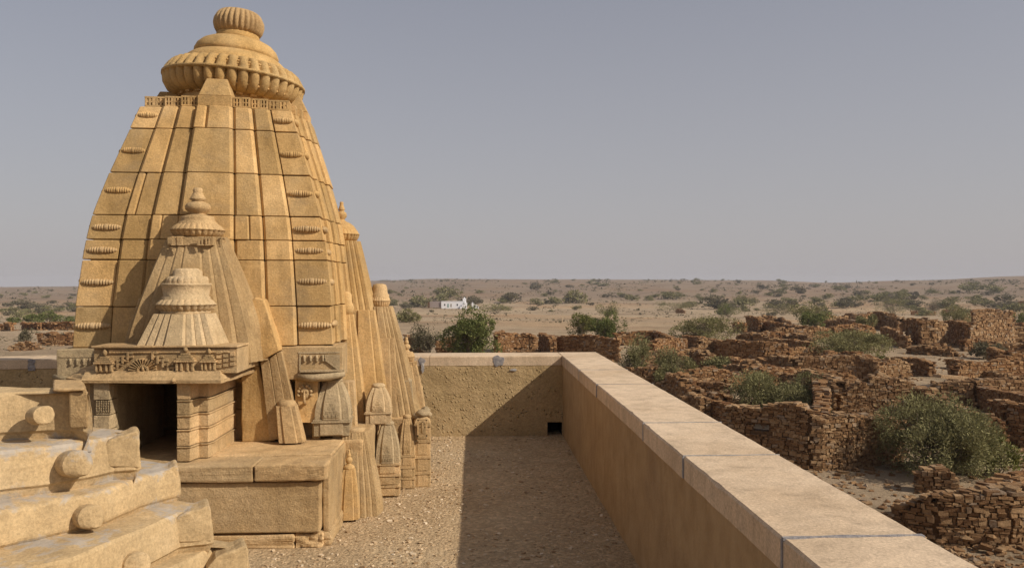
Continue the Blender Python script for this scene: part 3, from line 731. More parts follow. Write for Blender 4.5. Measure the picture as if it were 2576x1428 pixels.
# ---- plinth in front
xR = PZ(806, 1378, 0).x; YF = PZ(806, 1378, 0).y
m = MB()
def rough_block(mb, x0, x1, y0, y1, z0, z1, bulge=.0): mb.box(x0, x1, y0, y1, z0, z1)
m.box(-3.9, xR+.07, YF+.07, 7.4, 0, .115); m.box(-3.9, PY(738, 1360, YF).x, YF+.01, YF+.2, 0, .105); m.box(PY(742, 1360, YF).x, xR+.01, YF+.02, YF+.2, 0, .112)
m.build("footing", TAN, T, bevel=.012, wear=(3, .05, .05))
m = MB(); m.box(-3.9, xR-.005, YF+.0, 7.35, .125, .525); m.build("plinth_block", TAN, T, bevel=.012, wear=(3, .018, .12))
m = MB(); m.box(xR+.0, xR+.055, YF+.09, 7.35, .10, .66); m.build("plinth_side", TAN, T, bevel=.01, wear=(3, .02, .12))
m = MB(); m.box(-3.9, PY(640, 1180, YF).x, YF-.035, 7.5, .535, ZP-.002); m.box(PY(641, 1180, YF).x, xR+.05, YF-.04, 6.66, .54, ZP); m.box(-2.4, xR+.035, 6.665, 7.5, .54, ZP+.008)
m.build("plinth_slab", TAN, T, bevel=.014, wear=(3, .03, .09))

# ---- leaning slabs and low spirelets right of the porch
def slab(pts, Y0, Y1, mat, name, depth=.16, **k):     # quad in the image carried back to its own depth
    a = [PY(u, v, Y0+(Y1-Y0)*w_) for u, v, w_ in pts]
    m = MB(); n = len(a); back = [q+Vector((-.03, depth, 0)) for q in a]
    m.add([*a, *back], [tuple(range(n))[::-1] if False else tuple(range(n)), tuple(reversed(range(n, 2*n)))]+[(i, i+n, (i+1) % n+n, (i+1) % n) for i in range(n)])
    return m.build(name, mat, T, **k)
slab([(608, 1112, 0), (606, 905, .5), (640, 868, .6), (692, 1108, 0)], 7.20, 7.12, GOLD, "sloping_slab", .4, bevel=.01, wear=(3, .02, .12))
slab([(652, 878, 0), (625, 765, 1), (640, 748, 1), (664, 754, 1), (703, 882, 0), (660, 905, 0)], 7.08, 7.12, GOLD, "sloping_slab", .4, bevel=.01, wear=(3, .018, .12))
for i, (q0, q1) in enumerate((((655, 908), (676, 898)), ((677, 900), (694, 890)), ((695, 888), (708, 884)))):
    dx = 46
    slab([(q0[0]+22+8*i, 1108, 0), (q0[0], q0[1], 1), (q1[0], q1[1], 1), (q1[0]+30+10*i, 1104, 0)], 7.18+.02*i, 7.14, TAN, "leaning_rib", .35, bevel=.006, wear=(2, .012, .1))
spirelet(736, 7.18, 1108, 1018, 29, 23, TAN, holes=False, curve=1.2, k=1.4, caps=[(1022, 22), (1016, 24), (1008, 20), (1005, 12)], lean=(-.05, 0))
# ---- mini shrines
def shrine(u, Y, vb, vm, vt, pw, mat, mat2=None, tiers=3, rot=PSI, name="mini_shrine"):
    zb, zm, zt_ = PY(u, vb, Y).z, PY(u, vm, Y).z, PY(u, vt, Y).z; x = PY(u, vb, Y).x; w = px(pw, Y); m = MB()
    Mx = Matrix.Translation((x, Y, 0)) @ Matrix.Rotation(rot, 4, 'Z')
    H = zm-zb; zz = zb
    for i in range(tiers):
        h = H/tiers
        m.box(-w*.93, w*.93, -w*.93, w*.93, zz, zz+h*.80, Mx); m.box(-w*.6, w*.6, -w*.99, w*.99, zz+.01, zz+h*.79, Mx); m.box(-w*.99, w*.99, -w*.6, w*.6, zz+.01, zz+h*.79, Mx)
        m.box(-w*1.05, w*1.05, -w*1.05, w*1.05, zz+h*.81, zz+h*.90, Mx); m.box(-w*.98, w*.98, -w*.98, w*.98, zz+h*.90, zz+h*1.0, Mx); zz += h
    S = m.build(name, mat, T, bevel=.003)
    m = MB(); shaft(m, x, Y, zm+.001, zt_, w*.92, w*.42, rot, 2.1, 1.1, coarse=True)
    for sd in range(2):          # stepped diaper on the flanks of the dome
        MS = Mx @ Matrix.Rotation(sd*math.pi/2, 4, 'Z')
        for r_ in range(4):
            for q in range(4-r_):
                xx = (-.30+.20*q+.10*r_)*w; m.box(xx-.075*w, xx+.075*w, -(w*1.045-.03*w*r_), -w*.8, zm+(.06+.1*r_)*(zt_-zm), zm+(.14+.1*r_)*(zt_-zm), MS)
    m.build("ribbed_dome", mat2 or mat, S)
    m = MB(); m.lathe([(w*.40, zt_-.01), (w*.52, zt_), (w*.54, zt_+.015), (w*.4, zt_+.03), (w*.15, zt_+.036)], 20, M=Matrix.Translation((x, Y, 0))); m.build("cap_disc", mat2 or mat, S)
    return S
shrine(838, 7.42, 1088, 1048, 958, 46, GREY, tiers=1)
spirelet(866, 7.68, 1075, 958, 30, 24, TAN, holes=False, curve=1.2)
# ---- right flank
m = MB(); m.box(-1.5, -.98, 7.45, 9.3, 0, .72); m.box(-1.05, -.62, 8.35, 8.95, 0, .70); m.box(-1.45, -1.02, 7.25, 7.8, 0, .68)
m.build("side_plinth", TAN, T, bevel=.02, wear=(3, .03, .12))
spirelet(896, 8.62, 1000, 607, 72, 38, GOLD, amal=(574, 606, 44), kal=(508, 562, 13), caps=[(610, 30), (576, 36), (568, 30), (562, 22), (558, 14)], curve=1.5, k=2.1, lean=(-.155, 0))
spirelet(884, 8.10, 1075, 790, 38, 17, GOLD, lean=(-.05, 0), caps=[(792, 17), (772, 19), (764, 16), (760, 14), (740, 13), (733, 6)], curve=1.3, k=2.1, holes=False)
spirelet(930, 8.35, 1050, 780, 46, 26, GOLD, lean=(-.06, 0), curve=1.3, k=2.1, holes=False)
spirelet(990, 8.66, 1045, 770, 56, 27, TAN, lean=(-.15, 0), amal=(742, 770, 27), caps=[(772, 22), (742, 24), (736, 20), (724, 19), (716, 16), (713, 7)], curve=1.4, k=2.1)
spirelet(968, 8.50, 1050, 850, 34, 22, TAN, curve=1.3, k=1.2, holes=False)
spirelet(1034, 8.80, 1045, 908, 36, 22, TAN, lean=(-.05, 0), amal=(884, 908, 21), kal=(848, 886, 10), curve=1.5, k=2.1)
spirelet(1022, 8.52, 1046, 960, 18, 13, GREY, caps=[(962, 14), (955, 15), (950, 8)], curve=1.4, k=2.1, holes=False)
spirelet(1052, 8.85, 1045, 985, 14, 9, TAN, caps=[(988, 10), (978, 12), (972, 12), (968, 9)], curve=1.4, holes=False)
shrine(952, 8.00, 1062, 1030, 972, 33, PALE, tiers=1)
shrine(975, 7.95, 1240, 1158, 1066, 32, TAN, GREY, tiers=3)
shrine(1024, 8.22, 1224, 1140, 1050, 20, TAN, tiers=3)
shrine(1062, 8.30, 1220, 1062, 1046, 21, TAN, tiers=4)
m = MB()
a = PY(1062, 1075, 8.13)
m.box(a.x-.05, a.x+.05, a.y-.0, a.y+.03, a.z-.09, a.z-.075); m.box(a.x-.05, a.x+.05, a.y, a.y+.03, a.z+.07, a.z+.085); m.box(a.x-.05, a.x-.036, a.y, a.y+.03, a.z-.09, a.z+.08); m.box(a.x+.036, a.x+.05, a.y, a.y+.03, a.z-.09, a.z+.08)
m.lathe([(.004, -.06), (.018, -.05), (.012, -.02), (.02, .01), (.01, .03), (.015, .045), (.003, .06)], 10, M=Matrix.Translation((a.x, a.y+.02, a.z-.005)))
m.build("niche_figure", TAN, T)
m = MB()
for u, v, Y, r in ((1062, 1040, 8.3, .07), (1076, 1042, 8.35, .045), (1048, 1046, 8.3, .04), (1070, 1032, 8.4, .05)):
    a = PY(u, v, Y); m.lathe([(r*.3, -.03), (r, -.015), (r*1.05, .01), (r*.6, .035), (r*.1, .045)], 14, M=Matrix.Translation(a))
m.build("worn_knobs", GREY, T, wear=(1, .02, .04))
# curved ribbed lower quarter spire beside the plinth
x0 = -1.16
spirelet(893, 7.40, 1296, 1082, 58, 26, TAN, holes=False, curve=1.5, k=1.5, caps=[(1086, 24), (1078, 26), (1074, 16)])
spirelet(878, 7.12, 1300, 1178, 25, 14, GOLD, holes=False, curve=1.5, k=1.5, kal=(1130, 1172, 9), caps=[(1180, 13), (1174, 15), (1168, 10)])
spirelet(912, 7.6, 1100, 1092, 20, 18, TAN, holes=False, caps=[(1130, 15), (1112, 18), (1100, 13), (1090, 17), (1080, 13), (1074, 6)])
# broken pieces on the slab
m = MB()
for u, v, s in ((836, 1092, .05), (850, 1098, .035), (815, 1094, .03), (868, 1094, .04)):
    a = PZ(u, v, ZP+.02); m.box(a.x-s*1.4, a.x+s*1.2, a.y-s*.5, a.y+s*.6, ZP+.005, ZP+s*.9, Matrix.Identity(4), s*.3, s*.2)
m.build("broken_chips", GREY, T, wear=(2, .02, .04))

# ------------------------------------------------------------------ stepped roof in the left foreground
SR = empty("stepped_roof", (-3.0, 5.0, 0), "worn stepped sandstone roof with knobs and grey mortar, cropped by the lower left corner", "temple roof")
tiers = [
    (1.54, [(-420, 1010), (-120, 996), (0, 990), (120, 985), (185, 984), (224, 988)], .26),
    (1.29, [(-420, 1200), (0, 1137), (120, 1124), (210, 1112), (285, 1098), (348, 1094)], .24),
    (1.05, [(-420, 1400), (0, 1289), (130, 1262), (262, 1235), (350, 1203), (448, 1178)], .20),
    (.87, [(-300, 1500), (0, 1440), (184, 1404), (330, 1340), (449, 1291), (530, 1281)], .24),
    (.65, [(0, 1700), (250, 1530), (400, 1445), (545, 1372), (622, 1383)], .22),
    (.44, [(100, 1900), (400, 1620), (560, 1500), (690, 1460)], .44)]
edges = []
for k, (z, pl, hh) in enumerate(tiers):
    e = [PZ(u, v, z) for u, v in pl]; edges.append(e)
    # densify
    pts = []
    for a, b in zip(e, e[1:]):
        for q in range(6): pts.append(a.lerp(b, q/6))
    pts.append(e[-1]); last = e[-1]
    pts += [Vector((last.x*1.02-.01, last.y*1.02, z)), Vector((last.x*1.05-.22, last.y*1.05, z)), Vector((last.x*1.07-.6, last.y*1.07, z)), Vector((-4.6-.1*k, 4.35 if k == 0 else 4.9, z))]
    cen = Vector((-3.2, 4.16 if k == 0 else 4.6, z)); rings = []
    for off, dz, scl in ((0, -.01 if k == 0 else .02, .55), (0, .0 if k == 0 else .01, .93), (-.010, .002, 1), (0, -.014, 1), (.012, -hh*.35, 1), (.018, -hh*.74, 1), (.004, -hh*.80, 1), (-.006, -hh*.92, 1), (-.03, -hh*1.15, 1)):
        ring = []
        for i, p in enumerate(pts):
            a = pts[i-1]; b = pts[(i+1) % len(pts)]; tt = (b-a); nn = Vector((tt.y, -tt.x, 0)); nn = nn.normalized() if nn.length > 1e-6 else Vector((1, 0, 0))
            q = cen+(p-cen)*scl; q = q+nn*(off+.008*n3(p.x*3, p.y*3, z*3)); ring.append((q.x, q.y, z+dz+.004*n3(p.x*2, p.y*2, z)))
        rings.append(ring)
    m = MB(); m.loft(rings[::-1], None, True, False)
    TI = m.build("roof_tier", ROOFT, SR, bevel=.014, wear=(2, .018, .22))
    if k in (1, 2, 3, 4):      # leaf shaped acroterion on the corner
        p = e[-1]; m = MB(); s = [0, .105, .10, .12, .12][k]
        prof = [(-s*1.7, -.06), (-s*1.35, -.01), (-s*.9, s*.06), (-s*.5, s*.12), (-s*.22, s*.24), (-.006, s*.25), (.004, 0), (.006, -hh*.72), (-s*1.7, -hh*.6)]
        dirx = (e[-1]-e[-2]); dirx = Vector((max(.6, dirx.x), .25, 0)).normalized(); ny = Vector((-dirx.y, dirx.x, 0))
        A = [p+dirx*x+Vector((0, 0, z_)) - ny*.02 for x, z_ in prof]; B = [q+ny*.16 for q in A]; n = len(A)
        m.add([*A, *B], [tuple(range(n)), tuple(reversed(range(n, 2*n)))]+[(i, i+n, (i+1) % n+n, (i+1) % n) for i in range(n)])
        m.build("corner_leaf", ROOFT, TI, bevel=.008, wear=(2, .02, .1))
def nub(u, v, Y, r, h, az):       # half-round knob with a vertical ridge: left cheek turned away from the sun
    p = PY(u, v, Y); n_ = Vector((math.cos(az), math.sin(az), .12)).normalized(); tx = Vector((-n_.y, n_.x, 0)).normalized(); tz = n_.cross(tx); tx = -tx if tx.x < 0 else tx
    if tz.z < 0: tz = -tz
    m = MB(); N_ = 28; rings = []
    for q, (o, sx) in enumerate(((-.10, 1.12), (-.02, 1.08), (.0, 1.0), (h*.45, .78), (h*.85, .42), (h, .10))):
        ring = []
        for i in range(N_):
            a = 2*math.pi*i/N_; x = math.cos(a)*r*sx; z = math.sin(a)*r*(1 if o < .001 else 1-.16*(o/h)**2)
            x += .22*r*max(0, o)/h + (.30*r*max(0, o)/h if math.cos(a) > 0 else 0)
            ring.append(p+tx*x+tz*z+n_*o)
        rings.append(ring)
    m.loft(rings); return m.build("stone_knob", ROOFT, SR, wear=(1, .008, .05))
nub(110, 1044, 4.0, .046, .014, R(-45)); nub(194, 1166, 4.0, .066, .034, R(-46)); nub(228, 1300, 3.95, .058, .028, R(-46)); nub(344, 1420, 3.93, .060, .034, R(-46))
def mortar(pts_uvz, r, name="mortar_smear", mat=MORTAR, seed=0):
    pts = [PZ(u, v, z) for u, v, z in pts_uvz]; P_ = []
    for a, b in zip(pts, pts[1:]):
        n = max(2, int((b-a).length/.02))
        for q in range(n): P_.append(a.lerp(b, q/n))
    m = MB(); m.tube([p+Vector((.01*n3(p.x*20, seed), .01*n3(p.y*20, seed+2), .012*n3(p.x*13, p.y*13, seed))) for p in P_], [r*(.55+.9*abs(n3(p.x*6, p.y*6, seed+1))*1.6) for p in P_], 9)
    return m.build(name, mat, SR, wear=(1, .03, .05))
def smear(u, v, z, rx, rz, mat, seed, az=R(-38)):
    p = PZ(u, v, z); n_ = Vector((math.cos(az), math.sin(az), .25)).normalized(); tx = Vector((-n_.y, n_.x, 0)).normalized(); tz = n_.cross(tx); m = MB(); rings = []
    for s, o in ((1.0, -.03), (.92, .004), (.6, .016), (.2, .02)):
        rings.append([p+tx*(math.cos(a)*rx*s*(1+.35*n3(math.cos(a)*1.6, math.sin(a)*1.6, seed)))+tz*(math.sin(a)*rz*s*(1+.4*n3(math.cos(a)*1.5, math.sin(a)*1.5, seed+7)))+n_*o for a in [2*math.pi*i/36 for i in range(36)]])
    m.loft(rings, None, True, True); return m.build("mortar_smear", mat, SR, wear=(1, .02, .06))

# stub of a moulded block at the top right of the roof
m = MB(); a = PY(180, 985, 4.12); b = PY(226, 1075, 4.12)
m.prism([(a.x, 4.10), (b.x, 4.10), (b.x*1.1-.02, 4.51), (a.x*1.1, 4.51)], b.z, PY(200, 984, 4.12).z); c_ = PY(142, 985, 4.12).x; m.prism([(c_, 4.085), (b.x-.005, 4.085), (b.x*1.09-.03, 4.46), (c_*1.09, 4.46)], PY(200, 983, 4.12).z+.001, PY(200, 974, 4.12).z)
m.build("moulded_block", TAN, SR, bevel=.012, wear=(3, .012, .1))

# ------------------------------------------------------------------ ruins
def ruin_wall(label, pts, mat=RUBBLE, th=.5, holes=(), rag=.22, seed=1, stone=None, group=None, zoff=0):
    """pts: (u, v of the top, v of the foot) along the wall; each foot is found on the ground"""
    rn = random.Random(seed); P_ = []
    for u, vt, vb in pts:
        g, D = hit(u, vb); zt_ = CZ+(V0-vt)/F*D; P_.append((g.x, g.y, g.z, max(.15, zt_-g.z)))
    Dm = math.hypot(P_[0][0], P_[0][1]); sc = stone or max(.68, min(2.5, Dm/58))
    L = [0]
    for a, b in zip(P_, P_[1:]): L.append(L[-1]+math.hypot(b[0]-a[0], b[1]-a[1]))
    tot = L[-1]
    def at(s):
        s = max(0, min(tot, s))
        for i in range(len(P_)-1):
            if s <= L[i+1] or i == len(P_)-2:
                t_ = (s-L[i])/max(1e-6, L[i+1]-L[i]); a, b = P_[i], P_[i+1]
                dx, dy = b[0]-a[0], b[1]-a[1]; l = math.hypot(dx, dy) or 1
                return (a[0]+dx*t_, a[1]+dy*t_, a[2]+(b[2]-a[2])*t_, a[3]+(b[3]-a[3])*t_, dx/l, dy/l)
    def hh(s):
        h = at(s)[3]; e = 1-.42*rag*(1-min(1, min(s, tot-s)/.8))
        return h*e*(1+rag*.45*n3(s*.7/sc, seed*3.7)) + rag*.5*n3(s*2.2/sc, seed*5.1)*min(1, h)
    def inhole(s0, s1, z0, z1):
        for (a, b, c_, d_) in holes:
            if s0 < b*tot and s1 > a*tot and z0 < d_ and z1 > c_: return True
        return False
    V = []; Fc = []; cf = np.array([(3, 2, 1, 0), (4, 5, 6, 7), (0, 1, 5, 4), (1, 2, 6, 5), (2, 3, 7, 6), (3, 0, 4, 7)]); off = 0
    W = MB(); step = .3*sc; s = 0
    while s < tot:        # fill
        s1 = min(tot, s+step); h = min(hh(s), hh(s1), hh((s+s1)/2))-.14*sc
        x0, y0, z0, _, tx, ty = at(s); x1, y1, z1_, _, tx2, ty2 = at(s1); hw = th/2-.06
        segs = [(-.5, h)]
        for (a, b, c_, d_) in holes:
            if s < b*tot and s1 > a*tot: segs = [(-.5, c_), (d_, h)]
        for (za, zb) in segs:
            if zb-za > .05:
                q = [(x0+ty*hw, y0-tx*hw), (x1+ty2*hw, y1-tx2*hw), (x1-ty2*hw, y1+tx2*hw), (x0-ty*hw, y0+tx*hw)]
                W.hexa([(a, b, z0+za) for a, b in q]+[(a, b, z0+zb) for a, b in q])
        s = s1
    z = -.15
    hmax = max(hh(tot*i/40) for i in range(41))
    while z < hmax:
        ch = rn.uniform(.06, .17)*sc*(.9+.3*rn.random())
        for face in (-1, 1):
            s = -rn.uniform(0, .15)
            while s < tot:
                ln_ = rn.uniform(.11, .38)*sc*(1.5 if rn.random() < .12 else 1); sm_ = s+ln_/2
                zz = z+rn.gauss(0, .008*sc)
                if zz+ch*.6 < hh(min(tot, max(0, sm_))) and not inhole(s, s+ln_, zz, zz+ch):
                    x, y, z0, _, tx, ty = at(sm_); nx, ny = ty*face, -tx*face
                    dep = .22 if th > .3 else th*.5; o = th/2+rn.gauss(0, .018*sc); hl = ln_/2-.008*sc
                    c0 = []; tl_ = rn.gauss(0, .05)
                    for (a, b, c_) in ((-1, 0, 0), (1, 0, 0), (1, 1, 0), (-1, 1, 0), (-1, 0, 1), (1, 0, 1), (1, 1, 1), (-1, 1, 1)):
                        al = a*hl*(1+rn.uniform(-.22, .06)); out = o-(b*dep)+rn.uniform(-.035, .03)*sc*(1-b)
                        c0.append((x+tx*al+nx*out, y+ty*al+ny*out, z0+zz+.006*sc+(ch-.012*sc)*c_+rn.uniform(-.024, .02)*sc+al*tl_))
                    V += c0; Fc.append(cf+off if face == 1 else cf[:, ::-1]+off); off += 8
                s += ln_
        z += ch
    # cap stones laid loosely along the broken top
    s = 0
    while s < tot:
        ln_ = rn.uniform(.18, .5)*sc; x, y, z0, _, tx, ty = at(s); h = hh(s)
        if not any(s < b*tot and s+ln_ > a*tot and d_ > h-.2 for a, b, c_, d_ in holes):
            for lat in (-.14, .14):
                if rn.random() < .15: continue
                yw = rn.gauss(0, .35); ca, sa = math.cos(yw), math.sin(yw); px_, py_ = tx*ca-ty*sa, tx*sa+ty*ca; t2 = rn.gauss(0, .12)
                tk = rn.uniform(.05, .12)*sc; wd = rn.uniform(.10, .2)*max(1, sc*.6); c0 = []
                bz = h-.08*sc+rn.uniform(-.05, .05)
                for (a, b, c_) in ((-1, -1, 0), (1, -1, 0), (1, 1, 0), (-1, 1, 0), (-1, -1, 1), (1, -1, 1), (1, 1, 1), (-1, 1, 1)):
                    al = a*ln_*.5*(1+rn.uniform(-.2, .1)); be = b*wd*(1+rn.uniform(-.2, .1))+lat
                    c0.append((x+px_*al-py_*be, y+py_*al+px_*be, z0+bz+tk*c_+t2*al))
                V += c0; Fc.append(cf+off); off += 8
        s += ln_*.8
    cx, cy, cz_ = P_[0][0], P_[0][1], P_[0][2]
    E = empty("ruined_wall", (cx, cy, cz_), label, "ruined wall", group or "roofless dry-stone walls of the abandoned village")
    V = np.array(V)-np.array([cx, cy, cz_]); Fc = np.vstack(Fc)
    Fc = np.vstack([Fc[:, :3], Fc[:, [0, 2, 3]]]) if False else Fc
    meshobj("stonework", fastmesh("stonework", V, Fc, mat, 4), E)
    W.build("wall_fill", CORE, E)
    for s_ in range(int(tot/(.22*sc))+2):          # fallen stones at the foot
        for _ in range(2):
            ss = rn.uniform(0, tot); x, y, z0, h, tx, ty = at(ss); dd = (th/2+abs(rn.gauss(0, .55)))*rn.choice((-1, 1))
            FALL.append((x+ty*dd, y-tx*dd, z0+max(0, .30-.45*(abs(dd)-th/2))*rn.random(), rn.uniform(.05, .15)*max(1, sc*.8)))
FALL = []
